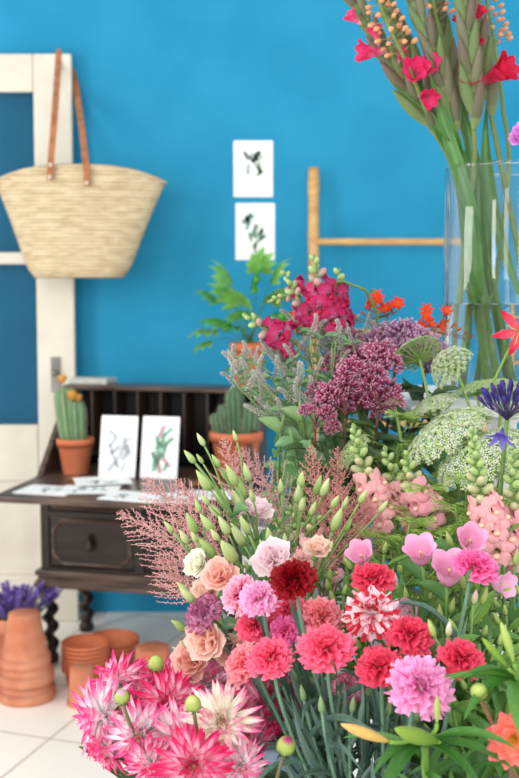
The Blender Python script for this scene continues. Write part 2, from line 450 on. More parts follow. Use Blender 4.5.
def twist_leg(x, y, hand):
    mb = MB(); n = 14; k = 90; zz = np.linspace(.062, zb0 - .045, k)
    a = np.linspace(0, 2 * PI, n, endpoint=False)
    v = []
    for z in zz:
        ph = hand * 2 * PI * z / .068; e = .010
        v.append(np.stack([x + e * math.cos(ph) + .023 * np.cos(a), y + e * math.sin(ph) + .023 * np.sin(a), np.full(n, z)], 1))
    mb.add(np.concatenate(v), gfaces(k - 1, n, True))
    lathe(mb, [(.02, zb0 - .05), (.026, zb0 - .04), (.022, zb0 - .03), (.03, zb0 - .018), (.03, zb0 + .001)], 14, (x, y, 0))
    lathe(mb, [(.0, 0), (.027, 0), (.032, .018), (.026, .034), (.019, .04), (.027, .052), (.022, .066)], 14, (x, y, 0))
    return mb
for x in (.035, BW - .035):
    for y in (.03, BD - .035): lpart('twist_leg', twist_leg(x, y, 1 if x < .4 else -1), m_oak, bur)
def bl(x, y, z=0): return np.array(WM[bur] @ Vector((x, y, z)))
bex, bey = unit(bl(1, 0) - bl(0, 0)), unit(bl(0, 1) - bl(0, 0))

# cards standing in the bureau and lying on its fall front
def stand_card(u0, u1, v1, y, w, h, seed, label, pal, sp):
    o = onz(u0, v1 - y, zl - .0035)
    return card(o, bex, unit(V(0, 0, 1) + .22 * bey), w, h, seed, sprigs=sp, label=label, group='botanical prints', pal=pal)
stand_card(98.5, 137, 477, 0, .143, .232, 21, 'nearly blank botanical card propped upright in the bureau beside the small cactus', ((214, 216, 222), (206, 210, 216)), 14)
stand_card(140, 178, 478, 0, .143, .232, 33, 'botanical card with green and pink leaves propped upright in the bureau', ((120, 190, 160), (150, 190, 160), (200, 150, 160)), 18)
m = 0
FL = [(12, 493, .2, .15, -4, 'card with green sprigs at the left end of the lowered bureau lid'),
      (58, 494, .2, .15, 12, 'greyish card lying next to the leftmost card on the bureau lid'),
      (97, 499, .2, .15, -8, 'white card lying before the nearly blank standing card'),
      (138, 502, .2, .15, 2, 'white card lying on the bureau lid below the green and pink standing card'),
      (76, 486, .2, .15, 26, 'card tucked at the foot of the cactus pot, overlapped by other cards'),
      (174, 500, .19, .15, 14, 'pale card lying on the bureau lid behind the pink astilbe')]
for k, (u, v, w, h, an, lab) in enumerate(FL):
    z = zl - .0036 + .0032 * k
    p = onz(u, v, z); c, s = math.cos(math.radians(an)), math.sin(math.radians(an))
    ex = bex * c + bey * s; ey = bey * c - bex * s
    card(V(p[0], p[1], z), ex, ey, w, h, 50 + k, sprigs=8, label='flat ' + lab, group='botanical cards lying on the bureau lid', pal=((120, 150, 110), (150, 160, 150), (110, 140, 130)))
p = bl(.0, .345, ztop + .0005)
mb = MB(); q = [p, p + bex * .16, p + bex * .17 + bey * .09, p + bey * .09]
mb.add(q + [x + V(0, 0, .022) for x in q], gfaces(1, 4, True) + [(3, 2, 1, 0), (4, 5, 6, 7)])
bevel(solo('notebook', mb, pmat('pale grey cloth', (176, 176, 168), (196, 196, 188), .7, 30), p, 'pale grey notebook lying on the left end of the bureau top', 'book', smooth=False), .002)

# ================================================================ terracotta
m_terr = pmat('terracotta', (202, 110, 74), (222, 132, 94), .8, 6, bump=.05, spec=.2)
m_terd = pmat('dusty terracotta', (190, 114, 84), (212, 146, 114), .85, 9, bump=.05, spec=.2)
m_soil = pmat('potting soil', (40, 30, 22), (70, 54, 40), .95, 60, bump=.6)
def pot_mb(r, h, rim=.22, taper=.68, thick=.07, o=(0, 0, 0), inv=False, n=40):
    t = thick * r; rb = r * taper; zr = h * (1 - rim)
    ro = r * .9
    pr = [(.0, 0.0), (rb * .16, 0), (rb * .96, 0), (rb, h * .012), (ro * .985, zr), (r * .995, zr + .004), (r, zr + h * .02), (r, h - .004), (r - .003, h), (r - t, h), (r - t * 1.1, h - .01), (ro - t * 1.3, zr - .01), (rb - t, t * 1.2), (0, t * 1.2)]
    mb = MB()
    if inv: pr = [(a, h - b) for a, b in pr]
    lathe(mb, pr, n, o, capa=False, capb=False)
    if inv:
        lathe(mb, [(rb * .17, h + .0006), (rb * .0, h + .0006)], 20, o, capa=False, capb=False)
    return mb
def floor_pt(u, v): return onz(u, v, 0)
def px(n, Y): return n * Y / F
# stack of three large pots upside down
p = floor_pt(27, 697); Y = p[1]
rs = (px(29.5, Y), px(28.5, Y), px(26, Y)); z = 0
nm = ['terracotta pot turned upside down, bottom of the three-pot stack on the floor', 'upside-down terracotta pot in the middle of the three-pot stack', 'upside-down terracotta pot on top of the three-pot stack']
for k, r in enumerate(rs):
    h = px((46, 48, 54)[k], Y)
    solo('flowerpot', pot_mb(r, h, .26 if k < 2 else .2, (.72, .7, .6)[k], o=(p[0] - px((0, 0, 1)[k], Y), p[1], z), inv=True), m_terd, (p[0], p[1], z), nm[k], 'flowerpot', 'empty terracotta pots under the bureau')
    z += px((18, 18, 0)[k], Y)
# nested upright pots
p = floor_pt(86, 686); Y = p[1]; z = 0
for k in range(7):
    r = px(24.5, Y); h = px(22, Y)
    solo('flowerpot', pot_mb(r, h, (.17), .74, .03, (p[0], p[1], z)), m_terr, (p[0], p[1], z), ('terracotta pot, %s of the nested upright stack under the bureau' % ('lowest', 'second from bottom', 'third from bottom', 'the middle one', 'third from top', 'second from top', 'topmost')[k]), 'flowerpot', 'nested terracotta pots')
    z += px(4.3, Y) + .0
p = floor_pt(82, 704); Y = p[1]
solo('flowerpot', pot_mb(px(15.5, Y), px(40, Y), .14, .74, o=(p[0], p[1], 0), inv=True), m_terd, (p[0], p[1], 0), 'small terracotta pot upside down in front of the nested pots', 'flowerpot', 'empty terracotta pots under the bureau')
p = floor_pt(113, 668); Y = p[1]; z = 0
for k in range(3):
    solo('flowerpot', pot_mb(px(27, Y), px(24, Y), .17, .72, .03, (p[0], p[1], z)), m_terr, (p[0], p[1], z), 'wide terracotta pot, %s of the nested stack beneath the back twist leg' % ('lowest', 'middle one', 'topmost')[k], 'flowerpot', 'wide nested terracotta pots')
    z += px(4.4, Y)
p = floor_pt(153, 690); Y = p[1]
solo('flowerpot', pot_mb(px(22, Y), px(46, Y), .2, .8, o=(p[0], p[1], 0), inv=True), m_terd, (p[0], p[1], 0), 'terracotta pot upside down under the bureau behind the pink dahlias', 'flowerpot', 'empty terracotta pots under the bureau')
p = floor_pt(204, 688); Y = p[1]
solo('flowerpot', pot_mb(px(25, Y), px(50, Y), .2, .72, o=(p[0], p[1], 0)), m_terr, (p[0], p[1], 0), 'upright terracotta pot on floor, half hidden by peach blooms', 'flowerpot', 'empty terracotta pots under the bureau')

# ================================================================ potted plants behind
def potted(name, p, r, h, label, cat, mat=m_terr, fill=.86):
    root = empty(name, p, label, cat)
    part('pot', pot_mb(r, h, .24, .68, o=p), mat, root)
    mb = MB(); lathe(mb, [(0, h * fill + .003), (r * .5, h * fill + .004), (r * .875, h * fill)], 24, p, capa=False, capb=False); part('soil', mb, m_soil, root)
    return root
m_cac = amat('cactus skin', .6, .0, .15, 40)
m_spine = amat('cactus spine', .6, .0, .05, 40)
def cactus(root, base, tip, r, ribs=9, col=(92, 120, 82), n=72):
    ax = unit(np.asarray(tip) - base); L = np.linalg.norm(np.asarray(tip) - base)
    mb = MB(); s = np.linspace(0, 1, 14)
    pr = np.stack([r * np.sqrt(np.clip(1 - np.clip((s - .8) / .2, 0, 1) ** 2, 0, 1)) * (.85 + .2 * np.sin(s * 2.4)), s * L], 1)
    fn = lambda rr, zz, A: (rr * (1 + .13 * np.cos(ribs * A)), zz)
    c = np.tile(np.array(col, float), (len(pr), n, 1)); A = np.linspace(0, 2 * PI, n, endpoint=False)
    c = c * (1 + .0 * s[:, None, None]) + (30 * np.clip(np.cos(ribs * A), 0, 1) ** 4)[None, :, None]
    lathe(mb, pr, n, base, ax, fn=fn); mb.c[-1] = c.reshape(-1, 3)
    st = part('cactus_stem', mb, m_cac, root)
    sp = MB(); X, D, Nn = frame(ax, (0, 1, .1))
    for k in range(ribs):
        a = 2 * PI * k / ribs; dr = math.cos(a) * X + math.sin(a) * Nn
        for q in np.linspace(.08, .95, 15):
            rr = r * 1.12 * math.sqrt(max(0, 1 - max(0, (q - .8) / .2) ** 2)) * (.85 + .2 * math.sin(q * 2.4))
            o = base + ax * q * L + dr * rr
            for _ in range(4):
                d = unit(dr + V(R.uniform(-1, 1), R.uniform(-1, 1), R.uniform(-1, 1)) * .8) * .012
                w = X * .0006
                sp.add([o - w, o + w, o + d], [(0, 1, 2)], (214, 196, 160))
    s_ = part('spines', sp, m_spine, st, False); s_['kind'] = 'stuff'
    return st
p = onz(76, 473, zl - .0035); Y = p[1]
rt = potted('potted_cactus', p, px(19, Y), px(36, Y), 'tall ribbed cactus with yellow blooms in a terracotta pot on the bureau', 'cactus')
zc = p[2] + px(30, Y)
c1 = cactus(rt, V(p[0] - .02, p[1], zc), V(p[0] - .042, p[1], p[2] + px(88, Y)), px(9.5, Y), 8, (104, 132, 92))
c2 = cactus(rt, V(p[0] + .012, p[1] - .01, zc), V(p[0] + .005, p[1] - .012, p[2] + px(76, Y)), px(8, Y), 8, (96, 126, 88))
m_cfl = amat('yellow cactus petal', .6, .2, .1)
for st, q, sz in ((c1, W(62, 384, Y), 7), (c2, W(72, 401, Y - .03), 8), (c2, W(78, 402, Y - .02), 6), (c2, W(66, 406, Y - .02), 5)):
    mb = MB()
    for k in range(14):
        a = k * 2.4; e = .4 + .06 * k
        petal(mb, q, (math.cos(a) * e, math.sin(a) * e, 1), (0, 0, 1), px(sz * 1.5, Y), px(5, Y), cols=((214, 150, 60), (236, 184, 96)), n=3, m=2, curl=.5)
    part('cactus_flower', mb, m_cfl, st)
p = bl(.735, .0, 0); p = onz(236, 474, zl - .0035); Y = p[1]
p = V(p[0], p[1], zl - .0035)
rt = potted('potted_cactus', p, px(27, Y), px(44, Y), 'cluster of dark green columnar cacti in terracotta pot at the right of the bureau', 'cactus')
for u, v, w, dx in ((234, 388, 8, 0), (252, 402, 7.5, .02), (216, 412, 6, -.03), (224, 404, 6, -.02), (243, 416, 5, .01)):
    b = V(p[0] + px(u - 234, Y) * .8, p[1] + R.uniform(-.02, .02), p[2] + px(36, Y)); t = W(u, v, Y)
    cactus(rt, b, V(t[0], b[1], t[2]), px(w, Y), 9, (70, 104, 74))
# leafy plant on top of the bureau
m_leafy = amat('soft green leaf', .5, .3, .15, 40)
p = bl(.66, .385, ztop + .0005); Y = p[1]
p = W(248, 388, Y); p[2] = ztop + .0005
rt = potted('potted_plant', p, px(18.5, Y), px(44, Y), 'fresh green leafy plant in terracotta pot on top of the bureau', 'potted plant', m_terr)
zc = p[2] + px(40, Y)
def compound_leaf(root, b, t, L, col):
    mb = MB(); pts = spline([b, (b + t) / 2 + V(0, 0, .02), t], 12)
    tube(mb, pts, np.linspace(.0022, .001, 12), 5, (96, 140, 60)); st = part('leaf_stalk', mb, m_leafy, root)
    mb = MB(); d = unit(pts[-1] - pts[-3]); X, D, Nn = frame(d)
    for k, an in enumerate((-1.5, -1.0, -.5, 0, .5, 1.0, 1.5)):
        dr = math.cos(an) * D + math.sin(an) * X
        l = L * (1 - .22 * abs(an))
        for q, (sc, off) in enumerate(((1, 0), (.5, .45), (.5, -.45))):
            o = t + dr * (l * .25 if q else 0)
            a2 = an + off
            petal(mb, o, math.cos(a2) * D + math.sin(a2) * X + V(0, 0, -.15), Nn, l * sc, l * sc * .36, cols=(col, np.array(col) + 14), n=4, m=2, curl=-.5, cup=.2)
    part('leaflets', mb, m_leafy, st)
for u, v, dy, L in ((228, 283, -.03, 20), (252, 288, .0, 22), (272, 280, .02, 20), (216, 300, .02, 18), (240, 305, -.06, 20), (268, 302, -.05, 20), (212, 330, -.04, 18), (224, 322, .06, 20), (246, 318, -.08, 22), (262, 325, .05, 18), (210, 341, .0, 16), (284, 316, .0, 20), (258, 270, .05, 18), (236, 327, -.03, 20), (290, 296, .03, 18), (230, 296, .06, 20), (270, 318, -.06, 22)):
    t = W(u, v, Y + dy)
    compound_leaf(rt, V(p[0] + R.uniform(-.02, .02), p[1] + R.uniform(-.02, .02), zc), t, px(L * 1.5, Y), (R.uniform(96, 140), R.uniform(170, 196), R.uniform(76, 100)))
# lavender behind the stacked pots
p = floor_pt(4, 690) + V(0, .18, 0); p[2] = 0; Y = p[1]
rt = potted('potted_lavender', p, px(26, Y), px(62, Y), 'purple lavender in a terracotta pot behind the three-pot stack', 'lavender', m_terd)
m_lav = amat('lavender floret', .7, .1, .15, 90); m_lst = amat('grey green stem', .6, .1, .15)
for k in range(60):
    a, e = R.uniform(0, 6.28), R.random() ** .5
    b = p + V(math.cos(a) * e * .05, math.sin(a) * e * .05, px(48, Y)); t = p + V(math.cos(a) * e * .15, math.sin(a) * e * .1, px(R.uniform(66, 80), Y))
    mb = MB(); pts = spline([b, (b + t) / 2, t], 6); tube(mb, pts, .0016, 4, (110, 136, 104))
    for q in range(5):
        aa = R.uniform(0, 6.28); petal(mb, pts[q // 2 + 1], (math.cos(aa), math.sin(aa), .8), (0, 0, 1), .05, .006, cols=((104, 130, 100), (120, 146, 112)), n=3, m=1)
    st = part('flower_stalk', mb, m_lst, rt)
    mb = MB(); d = unit(t - b)
    for q in range(34):
        s = q / 34; aa = q * 2.4; o = t + d * (s * .06 - .02)
        petal(mb, o, (math.cos(aa), math.sin(aa), .7), (0, 0, 1), .019 * (1 - .4 * s), .014, cols=((128, 100, 180), (166, 140, 212)), n=2, m=1)
    part('flower_spike', mb, m_lav, st)
# ================================================================ flowers: kit
GA = 2.399963
m_stem = amat('flower stem', .5, .08, .12, 50)
m_leaf = amat('flower leaf', .38, .22, .14, 30, spec=.5)
m_gcar = amat('carnation stem', .55, .05, .12, 40)
m_pet = {k: amat(k + ' petal', .6, .3, .08, 40) for k in ('carnation', 'dahlia', 'snapdragon', 'lisianthus', 'bellflower', 'gladiolus', 'lily', 'crocosmia', 'agapanthus')}
m_flo = {k: amat(k + ' floret', .7, .22, .16, 60) for k in ('ammi', 'eupatorium', 'mint', 'astilbe', 'foxtail', 'statice')}
m_bud = amat('flower bud', .45, .18, .1, 40)
MESH = {}
def memo(key, fn, mat):
    if key not in MESH:
        mb = MB(); fn(mb); MESH[key] = mb.mesh(key if isinstance(key, str) else str(key[0]), mat)
    return MESH[key]
def sph(p, a):          # polar angle p from +Z, azimuth a: direction and the normal that faces the axis
    d = V(math.sin(p) * math.cos(a), math.sin(p) * math.sin(a), math.cos(p))
    n = V(-math.cos(p) * math.cos(a), -math.cos(p) * math.sin(a), math.sin(p))
    return d, n
def aim2(p, z, y, s):
    """matrix at p with local +Z along z and local +Y as near y as may be"""
    z = unit(z); x = unit(np.cross(y, z)); y = np.cross(z, x)
    m = Matrix(((x[0], y[0], z[0], p[0]), (x[1], y[1], z[1], p[1]), (x[2], y[2], z[2], p[2]), (0, 0, 0, 1)))
    return m @ Matrix.Scale(s, 4)

# containers the stems stand in: x, y, rim height, radius
BENCH_Z = .54
BK = dict(dahlia=(-.028, 1.29, .92, .10), carnation=(.155, 1.17, .85, .085), lily=(.34, 1.13, .86, .085), lisianthus=(.03, 1.56, .90, .115),
          bell=(.305, 1.36, .92, .095), snap=(.255, 1.585, .97, .09), back=(.075, 1.98, 1.02, .115))
def base_in(b, k=.6, dz=.24):
    x, y, z, r = BK[b]; a, e = R.uniform(0, 6.28), R.random() ** .5 * r * k
    return V(x + math.cos(a) * e, y + math.sin(a) * e, max(z - dz, 0))
def stem_thing(name, label, cat, group, bucket, head, axis, r=.0024, col=(96, 132, 78), mat=None, n=16, sb=.35, sh=.3, base=None, c2=None):
    base = base_in(bucket) if base is None else base
    head = np.asarray(head, float); axis = unit(axis); L = np.linalg.norm(head - base)
    root = empty(name, base, label, cat, group)
    d = unit(head - base)
    pts = bez(base, base + unit(d + V(0, 0, .35)) * L * sb, head - axis * L * sh, head, n)
    mb = MB(); tube(mb, pts, np.linspace(r * 1.15, r * .9, n), 7, col if c2 is None else mix(col, c2, np.linspace(0, 1, n)))
    part('stem', mb, mat or m_stem, root)
    return root, pts
def leaf_mesh(key, w, curl, cols, prof=None, cup=.15, n=7, m=4, tw=0., mat=None, fold=.25):
    return memo(key, lambda mb: petal(mb, (0, 0, 0), (0, 0, 1), (0, 1, 0), 1., w, prof, curl, cup, 0, cols=cols, n=n, m=m, tw=tw, fold=fold, ph=0), mat or m_leaf)
oval = lambda s: np.sin(PI * np.clip(s, 0, 1) ** .75 * .985 + .012) ** .9
lance = lambda s: np.clip(np.sin(PI * (s * .97 + .02)) ** .8 * (1.15 - .5 * s), .02, 2)
blade = lambda s: np.clip(np.minimum(1, (1 - s) * 2.2) * (.75 + .5 * s), .02, 2)
def add_leaf(root, key, p, d, up, L, name='leaf'):
    return put(name, MESH[key], root, aim2(p, d, up, L))
def along(pts, t):
    q = t * (len(pts) - 1); i = min(int(q), len(pts) - 2); f = q - i
    return pts[i] * (1 - f) + pts[i + 1] * f, unit(pts[i + 1] - pts[i])
def around(tg, a, up=.5):
    X, D, Nn = frame(tg, (.3, .2, 1))
    r = math.cos(a) * X + math.sin(a) * Nn
    return unit(r + tg * up), r
for k in range(3):
    leaf_mesh('carnation_leaf%d' % k, .075, (-.8, .9, -1.6)[k], ((86, 116, 104), (112, 142, 128)), blade, .3, tw=(.5, 0, -.6)[k], fold=.6)
    g = ((88, 134, 56), (70, 116, 48), (112, 154, 66))[k]
    leaf_mesh('bell_leaf%d' % k, .36, (-.7, -1.1, .3)[k], (g, np.array(g) + 16), oval)
    g = ((70, 124, 46), (58, 108, 40), (92, 146, 56))[k]
    leaf_mesh('lily_leaf%d' % k, .17, (-.9, -1.4, -.4)[k], (g, np.array(g) + 10), lance, tw=(0, .5, -.4)[k], n=10)
    g = ((106, 146, 92), (90, 132, 82), (128, 162, 100))[k]
    leaf_mesh('mint_leaf%d' % k, .66, (-.6, -1.0, .2)[k], (g, np.array(g) + 16), oval)
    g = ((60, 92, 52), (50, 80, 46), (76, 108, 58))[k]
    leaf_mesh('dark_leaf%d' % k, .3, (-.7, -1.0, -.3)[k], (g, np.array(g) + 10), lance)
    leaf_mesh('grass_leaf%d' % k, .09, (-.7, .5, -1.1)[k], ((106, 142, 72), (126, 160, 86)), blade, .2)

# ---- bloom meshes, one unit across, axis +Z
def carnation_bloom(seed, ci, ce, stripe=None, n=42):
    def fn(mb):
        r = random.Random(seed)
        for i in range(n):
            f = (i + .5) / n; p = max(.0, -.05 + 1.5 * f ** .8 + r.uniform(-.1, .1)); a = i * GA + r.uniform(-.3, .3)
            d, nn = sph(p, a); L = (.5 + .1 * f) * r.uniform(.86, 1.06); ph = r.uniform(0, 6.28)
            sh = r.uniform(-10, 10)
            def cf(S, T):
                c = mix(np.array(ci) + sh, np.array(ce) + sh, np.clip(S * 1.1 - .05, 0, 1) ** 1.5)
                if stripe is not None:
                    q = np.clip(1.5 * np.sin(T * 5 + ph) * S + 1.6 * (S - .72), 0, 1) if len(stripe) == 3 else np.clip((S - .8) * 5, 0, 1)
                    c = mix(c, np.array(stripe[:3], float), q)
                return c
            petal(mb, d * .03 + V(0, 0, -.27), d, nn, L, .5, lambda s: .12 + .88 * s ** 1.2, (.35 if f < .25 else -.2) - .9 * f, .06, .15, 7, .035, n=6, m=14, cfn=cf, ph=ph)
    return fn
def calyx(mb, col=(122, 152, 100), r=.14, z0=-.62, z1=-.12):
    h = z1 - z0
    lathe(mb, [(.03, z0), (r * .75, z0 + h * .12), (r, z0 + h * .5), (r * 1.05, z0 + h * .8), (r * .8, z1)], 12, col=np.linspace(np.array(col) - 12, np.array(col) + 16, 5))
    for k in range(5):
        a = k * 1.2566; petal(mb, (math.cos(a) * r, math.sin(a) * r, z0 + h * .75), (math.cos(a) * .5, math.sin(a) * .5, 1), (math.cos(a), math.sin(a), 0), .14, .12, cols=(col, np.array(col) + 20), n=3, m=2)
def dahlia_bloom(seed, white, pink, spread, n=100, cen=(240, 230, 160)):
    def fn(mb):
        r = random.Random(seed)
        pr = lambda s: np.clip((.45 + .9 * s) * np.clip((1 - s) * 1.9, 0, 1) ** .8, .02, 2)
        for i in range(n):
            f = (i + .5) / n; p = .22 + (1.5 + .25) * f ** .85 + r.uniform(-.12, .12); a = i * GA + r.uniform(-.2, .2)
            d, nn = sph(p, a); L = (.26 + .27 * min(1, f * 2.2)) * r.uniform(.88, 1.1); sp = spread + r.uniform(-.15, .15); sh = r.uniform(-8, 8)
            def cf(S, T): return mix(np.array(white) + sh, np.array(pink) + sh, np.clip((S - sp) * 2.4 + .35 * np.abs(T) ** 2, 0, 1))
            petal(mb, d * .03 + V(0, 0, -.1), d, nn, L, .105, pr, r.uniform(-.5, .35), .1, 0, n=6, m=4, fold=.55, cfn=cf)
        for i in range(36):
            d, nn = sph(.022 * i + .03, i * GA); petal(mb, V(0, 0, -.1), d, nn, .24, .075, None, .6, .2, cols=(cen, np.array(white) * .5 + np.array(cen) * .5), n=4, m=2)
    return fn
def bracts(mb, col=(104, 136, 60)):
    lathe(mb, [(.02, -.24), (.1, -.2), (.13, -.15), (.05, -.1)], 10, col=col)
    for k in range(8):
        a = k * .785; petal(mb, (math.cos(a) * .1, math.sin(a) * .1, -.19), (math.cos(a), math.sin(a), -.2 if k % 2 else .5), (0, 0, 1), .15, .09, cols=(col, np.array(col) + 20), n=3, m=2, curl=.4)
def dahlia_bud(tip):
    def fn(mb):
        lathe(mb, [(.03, -.45), (.3, -.4), (.47, -.15), (.47, .12), (.36, .36), (.15, .5), (0, .52)], 14, col=np.array([(110, 138, 64)] * 3 + [(170, 186, 96)] * 2 + [tip] * 2))
        for k in range(12):
            a = k * GA; d, nn = sph(1.5, a); petal(mb, d * .46 + V(0, 0, -.25), (d[0] * .25, d[1] * .25, 1), d, .7, .28, cols=((140, 164, 80), (196, 206, 120)), n=4, m=2, curl=-1.3, cup=-.1)
        for k in range(7):
            a = k * .9; petal(mb, (math.cos(a) * .3, math.sin(a) * .3, -.4), (math.cos(a), math.sin(a), -.1), (0, 0, 1), .26, .16, cols=((84, 116, 56), (110, 140, 70)), n=3, m=2, curl=.9)
    return fn
def snap_floret(seed, deep, pale, palate):
    def fn(mb):
        r = random.Random(seed)
        lathe(mb, [(.1, 0), (.2, .15), (.22, .4), (.2, .55)], 10, col=np.array([pale, pale, np.array(pale) * .5 + np.array(deep) * .5, deep]), capb=False)
        lathe(mb, [(0, 0), (.1, .04), (.13, .12), (.1, .2), (0, .25)], 10, (0, -.12, .44), (0, -.3, 1), np.array([deep, deep, palate, palate, palate]), ell=.8)
        for sx in (-1, 1):
            petal(mb, (sx * .05, .1, .42), (sx * .45, .8, .5), (0, -.6, .8), .52, .5, lambda s: .35 + .75 * np.sin(PI * (s * .8 + .1)), -.9, -.1, .08, 4, cols=(pale, deep), n=5, m=5, cp=.5)
        for sx, l in ((-1, .46), (1, .46), (0, .4)):
            petal(mb, (sx * .1, -.1, .46), (sx * .7, -.65, .55), (0, .6, .8), l, .42, lambda s: .4 + .7 * np.sin(PI * (s * .8 + .1)), -1.5, -.1, .08, 4, cols=(deep, np.array(deep) * .8 + np.array(pale) * .2), n=5, m=5)
        for k in range(4):
            a = k * 1.57; petal(mb, (0, 0, -.03), (math.cos(a) * .8, math.sin(a) * .8, 1), (0, 0, 1), .22, .12, cols=((110, 140, 76), (130, 160, 90)), n=2, m=2)
    return fn
def snap_bud(cb, ct):
    def fn(mb):
        lathe(mb, [(.0, 0), (.24, .1), (.34, .4), (.29, .75), (.14, .97), (0, 1.0)], 10, col=np.linspace(np.array(cb, float), np.array(ct, float), 6))
        for k in range(4):
            a = k * 1.57 + .4; petal(mb, (0, 0, -.02), (math.cos(a), math.sin(a), .6), (0, 0, 1), .6, .36, cols=((104, 136, 70), (136, 164, 92)), n=3, m=2, curl=.9)
    return fn
def lisi_bud(c0, c1):
    def fn(mb):
        s = np.linspace(0, 1, 9); pr = np.stack([.2 * np.sin(PI * s ** .8) ** .8 * (1 - .35 * s) + .005, s], 1)
        lathe(mb, pr, 10, col=mix(c0, c1, s), fn=lambda rr, zz, A: (rr * (1 + .12 * np.cos(5 * A + 3 * zz)), zz))
        for k in range(5):
            a = k * 1.2566; petal(mb, (.03 * math.cos(a), .03 * math.sin(a), 0), (.26 * math.cos(a), .26 * math.sin(a), 1), (-math.cos(a), -math.sin(a), .2), .62, .06, cols=((120, 156, 84), (136, 168, 92)), n=4, m=1, curl=.5)
    return fn
def ruffle_bloom(seed, ci, ce, n=14, openness=1.1, edge=None):
    def fn(mb):
        r = random.Random(seed)
        for i in range(n):
            f = (i + .5) / n; p = .15 + openness * f + r.uniform(-.08, .08); a = i * GA; d, nn = sph(p, a)
            petal(mb, V(0, 0, -.3), d, nn, .55 + .12 * f, .62, lambda s: np.clip(.3 + .9 * np.sin(PI * (s * .72 + .02)), .1, 1.2), -.5 * f + .3, .22, .06, 5, .02, cols=(ci, ce), edge=edge, n=6, m=7)
    return fn
def bell(ci, ce):
    def fn(mb):
        s = np.linspace(0, 1, 10)
        r_ = .06 + .31 * np.sin(np.clip(s * 2.4, 0, 1.57)) + .2 * s ** 5
        pr = np.stack([r_, s * .95], 1); c = mix(ci, ce, s)
        f = lambda rr, zz, A: (rr * (1 + .05 * np.clip((zz - .7) / .25, 0, 1) * np.cos(5 * A) + .03 * np.cos(5 * A)), zz + .1 * np.clip((zz - .55) / .4, 0, 1) * .7 * (2 * np.abs(np.cos(2.5 * A)) ** .6 - 1))
        lathe(mb, pr, 40, col=c, fn=f, capb=False)
        pr2 = pr.copy(); pr2[:, 0] -= .012; lathe(mb, pr2, 40, col=mix(np.array(ci) + 4, np.array(ce) + 6, s), fn=f, capb=False, capa=False)
        lathe(mb, [(.03, .1), (.03, .62), (.06, .68), (0, .72)], 8, col=(236, 226, 170))
        for k in range(5):
            a = k * 1.2566 + .3; petal(mb, (.05 * math.cos(a), .05 * math.sin(a), 0), (math.cos(a), math.sin(a), .9), (0, 0, 1), .34, .16, cols=((104, 144, 70), (130, 164, 84)), n=3, m=2, curl=.5)
    return fn
def umbel(seed, P, white, green, n=52, conv=1.0, fl=15):
    def fn(mb):
        r = random.Random(seed)
        for i in range(n):
            f = ((i + .5) / n) ** .55; p = P * f; a = i * GA; d, nn = sph(p, a); c = d * (1 + r.uniform(-.03, .03))
            if conv < 1: c = c * V(1, 1, conv)
            up = unit(d + V(0, 0, .3))
            tube(mb, spline([V(0, 0, -.0), c * .6 + V(0, 0, -.12 * f), c], 5), .012, 4, green, cap=False)
            ur = .125
            X, D, Nn = frame(up, (.2, .1, .3))
            for k in range(fl):
                q = math.sqrt((k + .5) / fl) * ur; b = k * GA; dd = math.cos(b) * X + math.sin(b) * Nn
                o = c + dd * q + up * (.06 - q * .25)
                fr = .03 * r.uniform(.8, 1.3); t = unit(up + V(r.uniform(-1, 1), r.uniform(-1, 1), r.uniform(-1, 1)) * .5); x2, _, n2 = frame(t, (.1, .9, .2))
                w = np.array(white) if r.random() < .72 else np.array(green) + 40
                ring = [o + fr * (math.cos(z) * x2 + math.sin(z) * n2) * (1 if j % 2 else .55) for j, z in enumerate(np.linspace(0, 2 * PI, 8, endpoint=False))]
                mb.add([o + t * fr * .5] + ring + [c + dd * q * .3], [(0, 1 + j, 1 + (j + 1) % 8) for j in range(8)] + [(9, 1, 5)], [w - 14] + [w] * 8 + [green])
        for k in range(9):
            a = k * .7; petal(mb, (0, 0, -.02), (math.cos(a), math.sin(a), -.25), (0, 0, 1), .42, .03, cols=(green, green), n=3, m=1, curl=.5)
    return fn
def spindle(mb, o, d, L, w, c0, c1, k=4):
    X, D, Nn = frame(d, (.3, .5, .9))
    ring = [o + D * L * .5 + w * (math.cos(z) * X + math.sin(z) * Nn) for z in np.linspace(0, 2 * PI, k, endpoint=False)]
    mb.add([o] + ring + [o + D * L], [(0, 1 + (j + 1) % k, 1 + j) for j in range(k)] + [(k + 1, 1 + j, 1 + (j + 1) % k) for j in range(k)], [c0] + [np.array(c0) * .4 + np.array(c1) * .6] * k + [c1])
def fuzz_cluster(seed, c0, c1, n=56, tips=(238, 196, 214)):
    """flat-topped cluster of tiny tubular florets, one unit across"""
    def fn(mb):
        r = random.Random(seed)
        for i in range(n):
            f = ((i + .5) / n) ** .5; d, nn = sph(1.45 * f, i * GA)
            o = V(0, 0, -.35) + d * .34
            if i % 4 == 0: tube(mb, [V(0, 0, -.5), o], .012, 3, (120, 80, 70), cap=False)
            e = unit(d + V(r.uniform(-1, 1), r.uniform(-1, 1), r.uniform(-.6, 1)) * .45); L = r.uniform(.22, .34)
            spindle(mb, o, e, L, .055, c0, c1)
            for _ in range(3):
                g = unit(e + V(r.uniform(-1, 1), r.uniform(-1, 1), r.uniform(-1, 1)) * .6)
                spindle(mb, o + e * L * .8, g, .12, .028, c1, tips, 3)
    return fn
